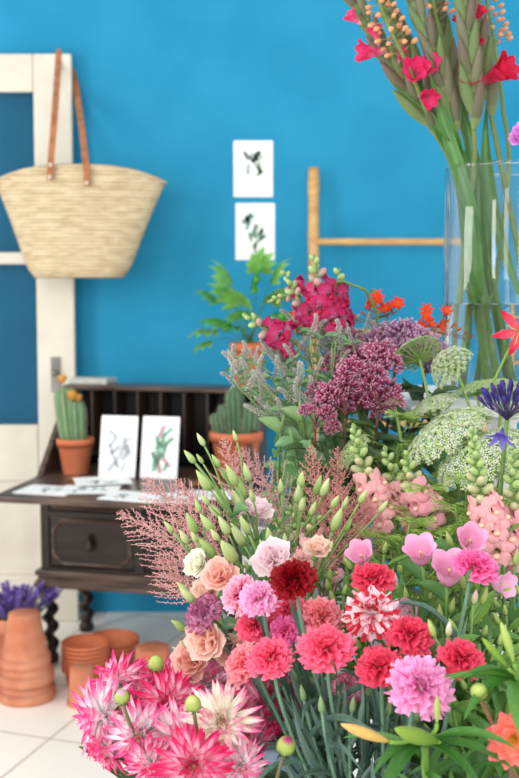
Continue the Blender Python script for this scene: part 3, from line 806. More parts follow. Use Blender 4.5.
def mint_spike(seed, c0, c1):
    def fn(mb):
        r = random.Random(seed)
        ax = spline([V(0, 0, 0), V(.02, .03, .5), V(.1, .02, .85), V(.2, 0, 1)], 10)
        tube(mb, ax, np.linspace(.025, .012, 10), 5, (140, 160, 116))
        for i in range(110):
            s = i / 110; o, t = along(ax, s); e, rr = around(t, i * GA, .5)
            w = .11 * (1 - .55 * s) * (1 + .25 * math.sin(s * 44))
            spindle(mb, o + rr * w * .35, e, w * r.uniform(.8, 1.3), .026, (172, 188, 150), c0 if r.random() < .6 - .4 * s else c1, 3)
    return fn
def plume(seed, pts, c0, c1, L0, nb=64):
    """feathery plume along world points"""
    def fn(mb):
        r = random.Random(seed); Lt = np.linalg.norm(pts[-1] - pts[0])
        tube(mb, pts, np.linspace(.0018, .0005, len(pts)), 5, np.array(c0) - 30)
        for i in range(nb):
            s = (i + .5) / nb; o, t = along(pts, s); e, rr = around(t, i * GA, .75)
            L = L0 * (1 - s) ** 1.0 * r.uniform(.8, 1.15) + .006
            br = spline([o, o + e * L * .55 - V(0, 0, .04 * L), o + e * L + t * L * .25 - V(0, 0, .1 * L)], 6)
            tube(mb, br, .0005, 3, np.array(c0) - 10, cap=False)
            m = max(5, int(L / .0024))
            for k in range(m):
                q = (k + 1) / m; p, tt = along(br, q); g, r2 = around(tt, k * GA, .6)
                w = .0042 * (1.25 - .7 * q) * r.uniform(.7, 1.2)
                spindle(mb, p, g, w, w * .32, mix(c0, (186, 126, 116), s * .5 + .15 * q), mix(c1, (206, 146, 132), s * .5 + .15 * q) + r.uniform(-10, 10), 3)
    return fn
def feather(mb, o, d, L, col, dep=2):
    """finely cut, dill-like leaf"""
    pts = bez(o, o + d * L * .4, o + d * L * .7 + V(0, 0, .05 * L), o + d * L - V(0, 0, .1 * L), 8)
    tube(mb, pts, np.linspace(.0009, .0004, 8), 3, col, cap=False)
    X, D, Nn = frame(d, (.1, .2, 1))
    for k in range(10):
        s = .2 + .8 * k / 10; p, t = along(pts, s); l = L * .34 * (1 - .7 * abs(s - .45))
        for sg in (-1, 1):
            e = unit(sg * X + t * .8 + Nn * R.uniform(-.4, .4))
            if dep > 1:
                tube(mb, [p, p + e * l], .0004, 3, col, cap=False)
                for q in np.linspace(.25, 1, 5):
                    for s2 in (-1, 1):
                        g = unit(e + s2 * .9 * np.cross(e, Nn) + Nn * R.uniform(-.4, .4)); b = p + e * l * q; w = Nn * .0005
                        mb.add([b - w, b + w, b + g * l * .32], [(0, 1, 2)], np.array(col) + R.uniform(-10, 24))
# ================================================================ furniture that carries the flowers
bench = empty('flower_bench', (.14, 1.35, 0), 'low white bench under the flower buckets', 'bench')
m_wht = pmat('white lacquer', (236, 236, 234), (244, 244, 242), .4, 6)
mb = MB(); box(mb, (-.17, 1.0, BENCH_Z - .03), (.48, 1.695, BENCH_Z)); bevel(part('bench_top', mb, m_wht, bench, False), .004)
for x in (-.15, .42):
    for y in (1.02, 1.64): mb = MB(); box(mb, (x, y, 0), (x + .04, y + .04, BENCH_Z - .0305)); part('leg', mb, m_wht, bench, False)
SZ = W(418, 407, 1.72)[2]
stand = empty('plant_stand', (.43, 1.9, 0), 'tall white plant stand holding the glass vase of gladioli', 'stand')
mb = MB(); box(mb, (.243, 1.72, SZ - .018), (.617, 2.08, SZ)); bevel(part('stand_top', mb, m_wht, stand, False), .003)
mb = MB(); lathe(mb, [(.12, 0), (.12, .012), (.03, .03), (.026, .06), (.026, SZ - .05), (.05, SZ - .0185)], 24, (.43, 1.9, 0)); part('post', mb, m_wht, stand)
stool = empty('wooden_stool', (.075, 1.98, 0), 'wooden stool under the rear flower bucket', 'stool')
mb = MB(); lathe(mb, [(0, .66), (.14, .66), (.15, .668), (.15, .682), (.14, .69), (0, .69)], 32, (.075, 1.98, 0)); part('seat', mb, m_oakx, stool)
for k in range(4):
    a = k * PI / 2 + .6; mb = MB(); tube(mb, [V(.075 + .14 * math.cos(a), 1.98 + .14 * math.sin(a), 0), V(.075 + .09 * math.cos(a), 1.98 + .09 * math.sin(a), .659)], .014, 10); part('leg', mb, m_oakx, stool)
m_bkt = dict(dahlia=pmat('pale blue enamel', (178, 208, 232), (190, 216, 238), .35, 4), o=pmat('zinc bucket', (150, 156, 160), (176, 182, 186), .35, 7))
BL = dict(dahlia='pale blue bucket holding the pink and white dahlias', carnation='zinc bucket holding the carnations', lily='zinc bucket of lilies at the lower right', lisianthus='zinc bucket holding lisianthus and astilbe', bell='zinc bucket holding the pink bellflowers', snap='zinc bucket holding peach snapdragons and lace flowers', back='zinc bucket on the stool holding mint and crimson snapdragons')
for k, (x, y, z, r) in BK.items():
    z0 = .6905 if k == 'back' else BENCH_Z + .0005
    b = empty('flower_bucket', (x, y, z0), BL[k], 'bucket', 'flower buckets'); rb = r * .8
    mb = MB(); lathe(mb, [(0, z0), (rb, z0), (rb + .002, z0 + .006), (r - .004, z - .012), (r, z - .008), (r, z), (r - .005, z), (r - .006, z - .01), (rb - .003, z0 + .008), (0, z0 + .008)], 40, (x, y, 0), capa=False, capb=False)
    part('bucket_body', mb, m_bkt.get(k, m_bkt['o']), b)
    mb = MB(); zw = z - .1; lathe(mb, [(0, zw), (rb + (r - rb) * .6 - .012, zw)], 32, (x, y, 0), capa=False, capb=False); part('water', mb, pmat('bucket water', (40, 52, 44), (52, 64, 54), .08, 4), b)

# ================================================================ the glass vase
VX = W(506, 300, 1.9)[0]; VY = 1.9; VR = 63.5 / F * 1.86; VT = W(506, 162, 1.79)[2]
VW = W(506, 304, 1.84)[2]
m_gl, N, L, P = nodes_of('clear glass'); P.inputs['Base Color'].default_value = (.99, 1, 1, 1); P.inputs['Transmission Weight'].default_value = 1; P.inputs['IOR'].default_value = 1.3; P.inputs['Roughness'].default_value = 0
vase = empty('glass_vase', (VX, VY, SZ), 'tall clear glass cylinder vase holding gladioli, half full of water', 'vase')
mb = MB(); t = .0045
lathe(mb, [(0, SZ + .0005), (VR - .004, SZ + .0005), (VR, SZ + .004), (VR, VT - .002), (VR - .0015, VT), (VR - t + .001, VT), (VR - t, VT - .002), (VR - t, SZ + .018), (VR - t - .004, SZ + .014), (0, SZ + .014)], 96, (VX, VY, 0), capa=False, capb=False)
part('glass_body', mb, clear_glass('vase glass', (.965, .98, .985), .04, .9, 3), vase)
mb = MB(); a = np.linspace(0, 2 * PI, 97)
tube(mb, np.stack([VX + (VR - t / 2) * np.cos(a), VY + (VR - t / 2) * np.sin(a), np.full(97, VT + .0012)], 1), .0026, 8, cap=False); part('rim', mb, m_gl, vase)
mb = MB(); lathe(mb, [(0, SZ + .0145), (VR - t - .005, SZ + .0145), (VR - t - .0006, SZ + .019), (VR - t - .0006, VW - .001), (VR - t - .003, VW), (0, VW)], 96, (VX, VY, 0), capa=False, capb=False)
m_water, N, L, P = nodes_of('vase water'); P.inputs['Base Color'].default_value = (.94, .97, .96, 1); P.inputs['Transmission Weight'].default_value = 1; P.inputs['IOR'].default_value = 1.2; P.inputs['Roughness'].default_value = 0
part('water', mb, m_water, vase)

# ================================================================ gladioli in the vase
glad_bud = [memo('gladiolus_bud%d' % k, (lambda k: lambda mb: [lathe(mb, np.stack([.115 * np.sin(PI * np.linspace(0, 1, 9) ** .75) ** .8 + .004, np.linspace(0, 1, 9)], 1), 10, ell=.75, col=mix(((112, 128, 84), (96, 112, 72), (120, 140, 88))[k], ((128, 112, 96), (122, 96, 88), (104, 128, 74))[k], np.linspace(0, 1, 9))),
            petal(mb, (0, -.07, 0), (0, -.05, 1), (0, 1, 0), .92, .25, lambda s: np.sin(PI * np.clip(s * .9 + .08, 0, 1)) ** .7, .25, .25, cols=((118, 140, 84), (132, 120, 98)), n=6, m=4)])(k), m_bud) for k in range(3)]
def glad_flower(seed, deep, pale):
    def fn(mb):
        r = random.Random(seed)
        lathe(mb, [(.05, 0), (.09, .3), (.15, .5)], 8, col=np.array([(150, 170, 100), pale, deep]), capb=False)
        for k in range(6):
            a = k * 1.047 + .2; d, nn = sph(.16 + .1 * (k % 2) + r.uniform(-.05, .1), a)
            petal(mb, d * .1 + V(0, 0, .3), d, nn, .68, .42, lambda s: np.clip(np.sin(PI * (s * .8 + .1)), .15, 1), -.5, .2, .05, 5, .02, cols=(pale, deep), n=6, m=6, cp=.6)
    return fn
GF = [memo('gladiolus_flower%d' % k, glad_flower(k, d, p), m_pet['gladiolus']) for k, (d, p) in enumerate((((232, 40, 104), (246, 150, 190)), ((214, 22, 66), (240, 90, 130)), ((236, 60, 120), (250, 196, 216))))]
def glad(pix, Y, nb, flowers, label, leaves, first=.28, sz=46):
    """pix: path tip first; flowers: (u, v, size px, direction, mesh)"""
    pts = spline([W(u, v, Y + dy) for u, v, dy in pix][::-1], 40)
    root = empty('gladiolus', pts[0], label, 'gladiolus', 'gladioli in the glass vase')
    mb = MB(); tube(mb, pts, np.linspace(.0062, .002, 40), 8, mix((104, 136, 66), (116, 112, 80), np.linspace(0, 1, 40))); part('stem', mb, m_stem, root)
    nb += 3
    for i in range(nb):
        s = first + (1 - first) * (i + .3) / nb; p, t = along(pts, min(s, .995)); sd = 1 if i % 2 else -1
        X = unit(np.cross(t, V(0, 1, 0)))
        d = unit(t + sd * X * .2 + V(0, -.12, 0)); S = sz / F * Y * (1.15 - .45 * i / nb)
        put('bud', glad_bud[(i + nb) % 3], root, aim2(p - t * .004, d, V(0, -1, 0) * -1, S))
    for u, v, s, d, k in flowers:
        c = W(u, v, Y - .03); S = s / F * Y
        put('flower', GF[k], root, aim(c - unit(d) * S * .5, d, S))
    for (u0, v0), (u1, v1), (u2, v2), w, dy in leaves:
        a = spline([along(pts, .12)[0], W(u0, v0, Y + dy), W(u1, v1, Y + dy * .6), W(u2, v2, Y + dy)], 14)
        mb = MB(); sx = np.linspace(0, 1, 14); ww = w / F * Y * .4 * np.minimum(1, (1 - sx) * 2.6 + .02) * np.minimum(1, sx * 3 + .15) * (.7 + .4 * np.sin(PI * sx)); q = []
        for i in range(14):
            t = unit(np.gradient(a, axis=0)[i]); X = unit(np.cross(t, V(0.25, 1, 0))); Nn = np.cross(X, t)
            q.append([a[i] - X * ww[i], a[i] - X * ww[i] * .5 + Nn * ww[i] * .2, a[i] + Nn * ww[i] * .34, a[i] + X * ww[i] * .5 + Nn * ww[i] * .2, a[i] + X * ww[i]])
        c = np.tile(mix((84, 132, 56), (62, 112, 44), sx)[:, None], (1, 5, 1)); c[:, 2] += 22; c[:, (0, 4)] += 12
        mb.add(np.array(q).reshape(-1, 3), gfaces(13, 4), c.reshape(-1, 3)); part('leaf', mb, m_leaf, root)
GY = 1.9
glad([(322, -40, 0), (358, 8, 0), (390, 62, 0), (420, 112, 0), (452, 165, 0), (478, 260, .0), (500, 385, .02)], GY, 10,
     [(374, 52, 32, (-1, -.3, -.05), 0), (356, 20, 20, (-.8, -.4, .5), 2), (377, 38, 22, (-.3, -.5, .8), 2)], 'leftmost gladiolus leaning far left, one pink trumpet pointing left', [((466, 190), (434, 122), (390, 82), 12, -.02), ((472, 250), (460, 170), (432, 112), 14, -.04)], .4)
glad([(352, -60, .03), (388, 10, .03), (412, 62, .03), (434, 112, .02), (456, 165, .01), (488, 260, .03), (512, 385, .04)], GY, 10,
     [(414, 76, 40, (-.1, -.9, .2), 0), (424, 97, 30, (.3, -.9, -.3), 0), (400, 57, 18, (.1, -.6, .6), 0)], 'gladiolus with two open magenta pink blooms above the left vase rim', [((468, 200), (446, 130), (428, 66), 15, -.05), ((474, 300), (462, 190), (440, 96), 14, -.02)], .42)
glad([(388, -60, -.03), (416, 8, -.03), (437, 66, -.03), (450, 112, -.02), (464, 165, -.02), (480, 270, -.01), (490, 388, 0)], GY, 10,
     [(433, 74, 34, (-.3, -.8, .5), 2)], 'gladiolus with one pink and white half-open bud, third from left', [((474, 260), (462, 170), (446, 100), 20, -.04)], .42)
glad([(420, -60, .05), (436, 5, .05), (448, 62, .05), (458, 112, .04), (470, 165, .03), (478, 270, .03), (470, 390, .03)], GY, 11,
     [], 'gladiolus spike of closed green buds in the middle of the vase', [((480, 280), (476, 170), (453, 75), 17, .0), ((486, 300), (482, 190), (432, 18), 10, .06)], .42, 46)
glad([(455, -60, -.05), (462, -5, -.05), (468, 50, -.05), (472, 105, -.04), (474, 165, -.03), (462, 270, -.02), (455, 388, -.02)], GY, 10,
     [(469, 84, 32, (0, -.9, .4), 1), (461, 26, 22, (-.3, -.6, .7), 1)], 'gladiolus with a narrow crimson bloom, straight upright in the vase', [((470, 240), (470, 150), (477, 84), 15, .0)], .42)
glad([(458, -60, .0), (470, 0, 0), (482, 55, 0), (489, 105, .0), (502, 170, .0), (525, 290, .02), (530, 385, .02)], GY, 9,
     [(474, 52, 30, (-.3, -.7, .6), 1), (493, 76, 44, (.6, -.7, .3), 1), (478, 16, 18, (.4, -.6, .7), 1)], 'rightmost gladiolus on a dark red stem with a large crimson bloom', [((498, 230), (486, 160), (487, 92), 15, .03)], .46)
# foxtail lilies, peach florets
fox = [memo('foxtail_floret%d' % k, (lambda k: lambda mb: [lathe(mb, [(0, 0), (.22, .15), (.34, .5), (.24, .85), (0, 1)], 8, col=mix((206, 140, 96), (238, 184, 136), np.linspace(0, 1, 5)))] + [petal(mb, (0, 0, .5), (math.cos(a), math.sin(a), .9), (0, 0, 1), .5, .24, cols=((226, 160, 110), (244, 200, 150)), n=3, m=2) for a in (0, 2.1, 4.2)])(k), m_flo['foxtail']) for k in range(1)]
def foxtail(pix, n0, label, nf):
    pts = spline([W(u, v, GY + dy) for u, v, dy in pix][::-1], 40)
    root = empty('foxtail_lily', pts[0], label, 'foxtail lily', 'foxtail lilies in the glass vase')
    mb = MB(); tube(mb, pts, np.linspace(.0046, .0025, 40), 8, (118, 140, 78)); part('stem', mb, m_stem, root)
    for i in range(nf):
        s = n0 + (1 - n0) * i / nf; p, t = along(pts, s); e, rr = around(t, i * GA, .3)
        q = p + e * .022 * (1 - .4 * i / nf)
        put('floret', fox[0], root, aim(q, e + V(0, 0, -.1), .0135 * R.uniform(.8, 1.1)))
        mb = MB(); tube(mb, [p, q], .0007, 3, (150, 150, 90)); mb_s.append((root, mb))
mb_s = []
foxtail([(366, -40, -.06), (386, 20, -.06), (410, 70, -.04), (432, 125, .0), (455, 180, .05), (495, 385, .05)], .66, 'peach foxtail lily spike between the two leftmost gladioli', 46)
foxtail([(426, -60, .0), (434, 5, .0), (448, 60, .03), (460, 120, .05), (474, 180, .05), (508, 385, .05)], .74, 'peach foxtail lily spike behind the middle gladioli', 40)
foxtail([(478, -40, .05), (490, 20, .05), (497, 60, .05), (503, 110, .05), (508, 180, .04), (482, 385, .04)], .66, 'peach foxtail lily spike standing apart on the right of the vase', 54)
by = {}
for r_, m_ in mb_s: by.setdefault(r_, []).append(m_)
for r_, ms in by.items():
    mb = MB()
    for q in ms: mb.add(q.v[0], q.f, q.c[0])
    part('flower_stalks', mb, m_stem, r_)
# ================================================================ carnations
CP = dict(coral=((236, 52, 104), (253, 120, 152), None), red=((122, 2, 16), (158, 6, 24), None), crimson=((216, 32, 76), (248, 92, 124), None),
          mauve=((238, 124, 190), (250, 178, 220), None), hot=((240, 74, 156), (252, 138, 196), None), salmon=((246, 116, 136), (255, 168, 176), None),
          stripe=((248, 226, 230), (250, 224, 230), (214, 24, 56)), picotee=((246, 232, 236), (244, 226, 232), (214, 30, 110, 1)), dusty=((214, 150, 186), (222, 168, 200), (164, 60, 104, 1)),
          bicol=((226, 40, 90), (248, 196, 216), None), blush=((246, 150, 200), (252, 190, 226), None))
def carnation(u, v, Y, s, axis, pal, label, var=0, bucket='carnation', nl=8):
    S = s * .86 / F * Y; c = W(u, v, Y); axis = unit((axis[0], axis[1] * .62, axis[2] + .32))
    me = memo('carnation_bloom_%s%d' % (pal, var), carnation_bloom(hash_(pal) + var, *CP[pal]), m_pet['carnation'])
    neck = c - axis * S * .6
    root, pts = stem_thing('carnation', label, 'carnation', 'carnations in the front bucket', bucket, neck, unit(axis + V(0, 0, 1.0)), .0024, (104, 138, 112), m_gcar, sb=.25, sh=.28)
    put('bloom', me, root, aim(c, axis, S * 1.04) @ Matrix.Diagonal((1, 1, .78, 1)))
    put('calyx', memo('calyx', calyx, m_bud), root, aim(c, axis, S))
    for k in range(nl):
        p, t = along(pts, .3 + .6 * k / nl + R.uniform(-.03, .03)); d, rr = around(t, k * 2.7 + R.uniform(0, 1), 1.5)
        add_leaf(root, 'carnation_leaf%d' % R.randrange(3), p, d, t, R.uniform(.07, .11))
    return root
def hash_(s): return sum(ord(c) * (i + 3) for i, c in enumerate(s))
for i, a in enumerate([
    (325, 643, 1.10, 56, (-.1, -.75, .55), 'coral', 'large coral-pink carnation in the centre front, directly below the dark red one', 0),
    (268, 653, 1.12, 46, (-.25, -.7, .6), 'coral', 'coral-pink carnation at the left edge of the carnations, above the dahlias', 1),
    (240, 660, 1.17, 46, (-.75, -.5, .35), 'salmon', 'salmon-pink carnation facing left, tucked behind the leftmost coral carnation', 0),
    (291, 574, 1.14, 46, (-.25, -.7, .6), 'red', 'dark red carnation, the only deep red bloom of the bunch', 0),
    (258, 595, 1.17, 40, (-.2, -.85, .4), 'blush', 'pale orchid-pink carnation just left of the dark red one', 0),
    (237, 592, 1.20, 42, (-.6, -.75, .3), 'bicol', 'pale pink carnation with a crimson heart left of the orchid-pink one', 0),
    (371, 609, 1.16, 54, (-.1, -.9, .4), 'stripe', 'red and white striped carnation in the middle of the bunch', 0),
    (374, 573, 1.22, 44, (.1, -.35, .9), 'crimson', 'coral-red carnation seen side-on above the striped one', 0),
    (411, 629, 1.14, 46, (.15, -.6, .75), 'crimson', 'coral-red carnation between the striped carnation and the orchid-pink front one', 1),
    (379, 662, 1.09, 48, (-.15, -.75, .6), 'crimson', 'coral-red carnation directly below the striped one', 0),
    (422, 682, 1.03, 64, (.1, -.92, .3), 'mauve', 'big orchid-pink carnation, nearest of all, right of centre', 0),
    (463, 653, 1.08, 46, (.25, -.6, .7), 'crimson', 'coral-red carnation at the right, beside the white bellflower bud', 1),
    (477, 561, 1.16, 46, (.35, -.25, .9), 'hot', 'hot pink carnation on a long stem among the pink bellflowers', 0),
    (252, 622, 1.22, 40, (-.3, -.6, .3), 'coral', 'coral carnation below the pale orchid-pink one, turned away', 0),
    (322, 611, 1.22, 46, (.1, -.7, .6), 'salmon', 'salmon-pink carnation just behind the large coral one, left of the striped one', 1),
    (289, 606, 1.23, 40, (-.1, -.7, .6), 'coral', 'coral-pink carnation under the dark red one, partly covered by its stem', 1),
    (283, 628, 1.20, 34, (-.3, -.8, .3), 'hot', 'deep pink half-hidden carnation between the two front coral ones', 0),
    (348, 684, 1.20, 34, (-.2, -.8, .5), 'picotee', 'white carnation with magenta edges low among the stems', 0),
    (199, 611, 1.26, 40, (-.65, -.7, .3), 'dusty', 'dusty mauve carnation with dark petal edges, furthest left', 0),
]): carnation(*a)
# ================================================================ dahlias
DP = dict(pale=((255, 248, 248), (240, 60, 140), .64), pink=((255, 238, 240), (236, 46, 126), .58), red=((255, 214, 226), (228, 24, 100), .52), cream=((255, 250, 234), (240, 66, 150), .74))
def dahlia(u, v, Y, s, axis, pal, label):
    S = s * .92 / F * Y; c = W(u, v, Y); axis = unit(axis)
    me = memo('dahlia_bloom_' + pal, dahlia_bloom(hash_(pal), *DP[pal]), m_pet['dahlia'])
    root, pts = stem_thing('dahlia', label, 'dahlia', 'pink and white cactus dahlias', 'dahlia', c - axis * S * .22, unit(axis + V(0, 0, .5)), .0032, (122, 104, 78), sh=.22)
    put('bloom', me, root, aim(c, axis, S)); put('calyx', memo('dahlia_bracts', bracts, m_bud), root, aim(c, axis, S))
    for k in range(2):
        p, t = along(pts, .5 + .2 * k); d, rr = around(t, R.uniform(0, 6), .6); add_leaf(root, 'dark_leaf%d' % R.randrange(3), p, d, t, R.uniform(.05, .08))
for a in [
    (99, 718, 1.22, 92, (-.85, -.5, .02), 'pale', 'pale pink cactus dahlia facing left at the far left of the bunch'),
    (140, 736, 1.17, 80, (-.15, -.95, -.1), 'pale', 'white-hearted pink dahlia facing front, second from the left edge'),
    (117, 681, 1.30, 74, (-.4, -.35, .85), 'pink', 'pink and cream dahlia pointing up at the upper left of the bunch'),
    (164, 682, 1.33, 74, (.1, -.4, .9), 'red', 'deep pink dahlia pointing up beside the round green bud'),
    (170, 706, 1.22, 84, (.05, -.75, .55), 'red', 'deep pink dahlia in the middle of the bunch behind the front blooms'),
    (180, 737, 1.16, 76, (.12, -.95, .1), 'pale', 'pink dahlia with creamy centre, left of the big cream-hearted one'),
    (222, 722, 1.14, 86, (.1, -.98, .12), 'cream', 'big cream-hearted dahlia facing the camera, pink only at its tips'),
    (193, 766, 1.09, 88, (.1, -.85, .4), 'red', 'hot pink dahlia at the bottom, nearest of the bunch'),
    (210, 681, 1.30, 70, (.05, -.35, .9), 'pale', 'white and pink dahlia pointing up below the peach lisianthus'),
    (262, 702, 1.24, 70, (.45, -.6, .5), 'red', 'deep pink dahlia at the right edge of the bunch below the coral carnation'),
    (258, 744, 1.20, 58, (.5, -.5, -.5), 'red', 'drooping crimson-pink dahlia at the lower right of the bunch'),
    (150, 764, 1.14, 62, (-.2, -.75, -.3), 'pink', 'magenta dahlia at the bottom left beside the dark leaf'),
    (240, 676, 1.33, 62, (.2, -.3, .9), 'pink', 'pink dahlia peeping up behind the leftmost coral carnations'),
    (284, 694, 1.26, 56, (.5, -.6, .4), 'red', 'crimson-pink dahlia tucked among the carnation stems on the right'),
    (242, 768, 1.12, 62, (.3, -.8, -.1), 'pale', 'white and pink dahlia at the bottom edge right of the hot pink one'),
    (108, 752, 1.2, 56, (-.5, -.7, -.5), 'pink', 'pink dahlia hanging low at the left edge under the far left one'),
    (140, 700, 1.28, 64, (-.1, -.7, .6), 'pink', 'pink dahlia half hidden behind the small purple-tinged bud'),
]: dahlia(*a)
for u, v, Y, s, ax, tip, lab in [
    (156, 664, 1.24, 17, (.05, -.3, 1), (190, 206, 110), 'round green dahlia bud standing above the pink dahlias'),
    (122, 697, 1.14, 16, (-.05, -.5, 1), (216, 160, 190), 'green dahlia bud with a pinkish tip at the upper left'),
    (286, 746, 1.10, 21, (.2, -.4, .9), (186, 60, 120), 'purple-tipped dahlia bud at the right beside the blue bucket'),
    (193, 704, 1.10, 18, (-.05, -.5, .9), (206, 210, 130), 'plump dahlia bud among the deep pink petals in the centre')]:
    S = s / F * Y; c = W(u, v, Y); ax = unit(ax)
    root, pts = stem_thing('dahlia_bud', lab, 'flower bud', 'dahlia buds', 'dahlia', c - ax * S * .45, ax, .0024, (116, 112, 80), sh=.2)
    put('bud', memo('dahlia_bud_%d' % tip[0], dahlia_bud(tip), m_bud), root, aim(c, ax, S))
for u, v, Y in [(120, 774, 1.22), (152, 772, 1.18), (236, 768, 1.22), (250, 772, 1.26)]:
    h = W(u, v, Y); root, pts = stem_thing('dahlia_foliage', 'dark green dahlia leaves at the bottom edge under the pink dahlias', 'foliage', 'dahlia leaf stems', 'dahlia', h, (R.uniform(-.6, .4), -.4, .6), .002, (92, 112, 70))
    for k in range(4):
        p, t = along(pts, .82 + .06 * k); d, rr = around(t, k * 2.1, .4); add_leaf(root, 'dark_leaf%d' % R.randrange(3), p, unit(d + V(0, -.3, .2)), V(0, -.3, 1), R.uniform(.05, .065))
for u, v, Y, ax in [(304, 700, 1.14, -.2), (322, 712, 1.10, -.1), (338, 706, 1.16, 0), (352, 712, 1.12, .1), (388, 715, 1.12, .1), (400, 704, 1.16, .2), (296, 682, 1.18, -.3), (368, 700, 1.18, 0), (415, 722, 1.12, .2), (334, 680, 1.24, 0), (310, 725, 1.2, -.2), (360, 728, 1.2, .0)]:
    h = W(u, v, Y); a_ = unit((ax, -.1, 1)); root, pts = stem_thing('carnation', 'blue-green carnation stem with a small closed bud below the open carnations', 'carnation', 'closed carnation buds', 'carnation', h, a_, .0021, (104, 138, 112), m_gcar, sb=.25)
    put('bud', memo('carnation_bud', lisi_bud((118, 150, 104), (150, 176, 120)), m_bud), root, aim(h - a_ * .002, a_, .021))
    for k in range(9):
        p, t = along(pts, .3 + .65 * k / 9); d, rr = around(t, k * 2.7 + R.uniform(0, 1), 1.5); add_leaf(root, 'carnation_leaf%d' % R.randrange(3), p, d, t, R.uniform(.08, .12))
# ================================================================ bellflowers and their foliage
m_bell = m_pet['bellflower']
BPAL = dict(pink=((240, 170, 206), (244, 184, 216)), pale=((250, 226, 238), (244, 190, 220)), white=((246, 240, 236), (246, 238, 226)), green=((176, 196, 110), (200, 212, 132)))
def bellflower(u, v, Y, s, axis, pal, label, nl=9, buds=2, opened=True, group='pink bellflowers'):
    S = s * .84 / F * Y; c = W(u, v, Y); axis = unit(axis)
    root, pts = stem_thing('bellflower', label, 'bellflower', group, 'bell', c - axis * S * .5, unit(axis + V(0, 0, .8)), .0022, (112, 150, 80))
    if opened: put('bell', memo('bell_' + pal, bell(*BPAL[pal]), m_bell), root, aim(c - axis * S * .5, axis, S))
    else: put('bud', memo('bell_bud_' + pal, lisi_bud((170, 190, 120), BPAL[pal][1]), m_bud), root, aim(c - axis * S * .5, axis, S))
    for k in range(buds):
        p, t = along(pts, .95 - .07 * k); e, rr = around(t, R.uniform(0, 6.3), .9); q = p + e * .022
        mb = MB(); tube(mb, [p, (p + q) / 2 + V(0, 0, -.002), q], .0011, 5, (116, 152, 82)); bs = part('bud_stalk', mb, m_stem, root)
        put('bud', memo('bell_bud_green', lisi_bud((150, 180, 92), (196, 210, 128)), m_bud), bs, aim(q, e + V(0, 0, .8), .021))
    for k in range(nl):
        p, t = along(pts, .42 + .55 * (k + .5) / nl); d, rr = around(t, k * GA, .55); add_leaf(root, 'bell_leaf%d' % R.randrange(3), p, d, t, R.uniform(.04, .062))
for a in [
    (421, 555, 1.24, 36, (-.2, -.5, .8), 'pink', 'pink bellflower opening upward, left of the bellflower pair'),
    (449, 574, 1.20, 42, (0, -.5, .85), 'pink', 'largest pink bellflower, beside the hot pink carnation'),
    (469, 542, 1.27, 33, (.1, -.75, .6), 'pink', 'pink bellflower facing front above the hot pink carnation'),
    (500, 584, 1.20, 28, (.6, -.7, .1), 'pale', 'white and pink bellflower turned to the right edge'),
    (408, 611, 1.24, 26, (-.3, -.8, .3), 'pale', 'pale lilac-pink bellflower behind the coral-red carnation'),
    (362, 557, 1.30, 30, (-.3, -.6, .7), 'pink', 'pink bellflower above the side-on coral-red carnation')]: bellflower(*a)
for u, v, Y, s, ax, pal, lab in [
    (449, 629, 1.10, 24, (0, -.3, 1), 'white', 'cream-white bellflower bud above the right coral-red carnation'),
    (475, 597, 1.17, 22, (.1, -.3, 1), 'pale', 'pale bellflower bud below the hot pink carnation'),
    (395, 582, 1.24, 24, (0, -.2, 1), 'white', 'greenish-white bellflower bud right of the side-on carnation')]:
    bellflower(u, v, Y, s, ax, pal, lab, 7, 2, False)
k = 0
for u, v, Y in [(345, 560, 1.36), (385, 548, 1.36), (400, 568, 1.33), (430, 598, 1.28), (480, 620, 1.22), (505, 610, 1.24), (515, 560, 1.3), (488, 520, 1.36), (440, 610, 1.22), (400, 600, 1.34), (345, 590, 1.32), (435, 640, 1.2), (500, 640, 1.18), (330, 575, 1.34), (518, 590, 1.26), (465, 612, 1.26), (372, 640, 1.3), (420, 655, 1.26), (480, 660, 1.2), (350, 620, 1.3), (515, 625, 1.28), (450, 660, 1.26), (390, 690, 1.24), (500, 700, 1.2), (450, 700, 1.22)]:
    bellflower(u, v, Y, 18, (R.uniform(-.3, .3), -.3, 1), 'green', 'leafy bellflower stem with unopened green buds', 10, 3, False, 'budded bellflower stems')
    k += 1
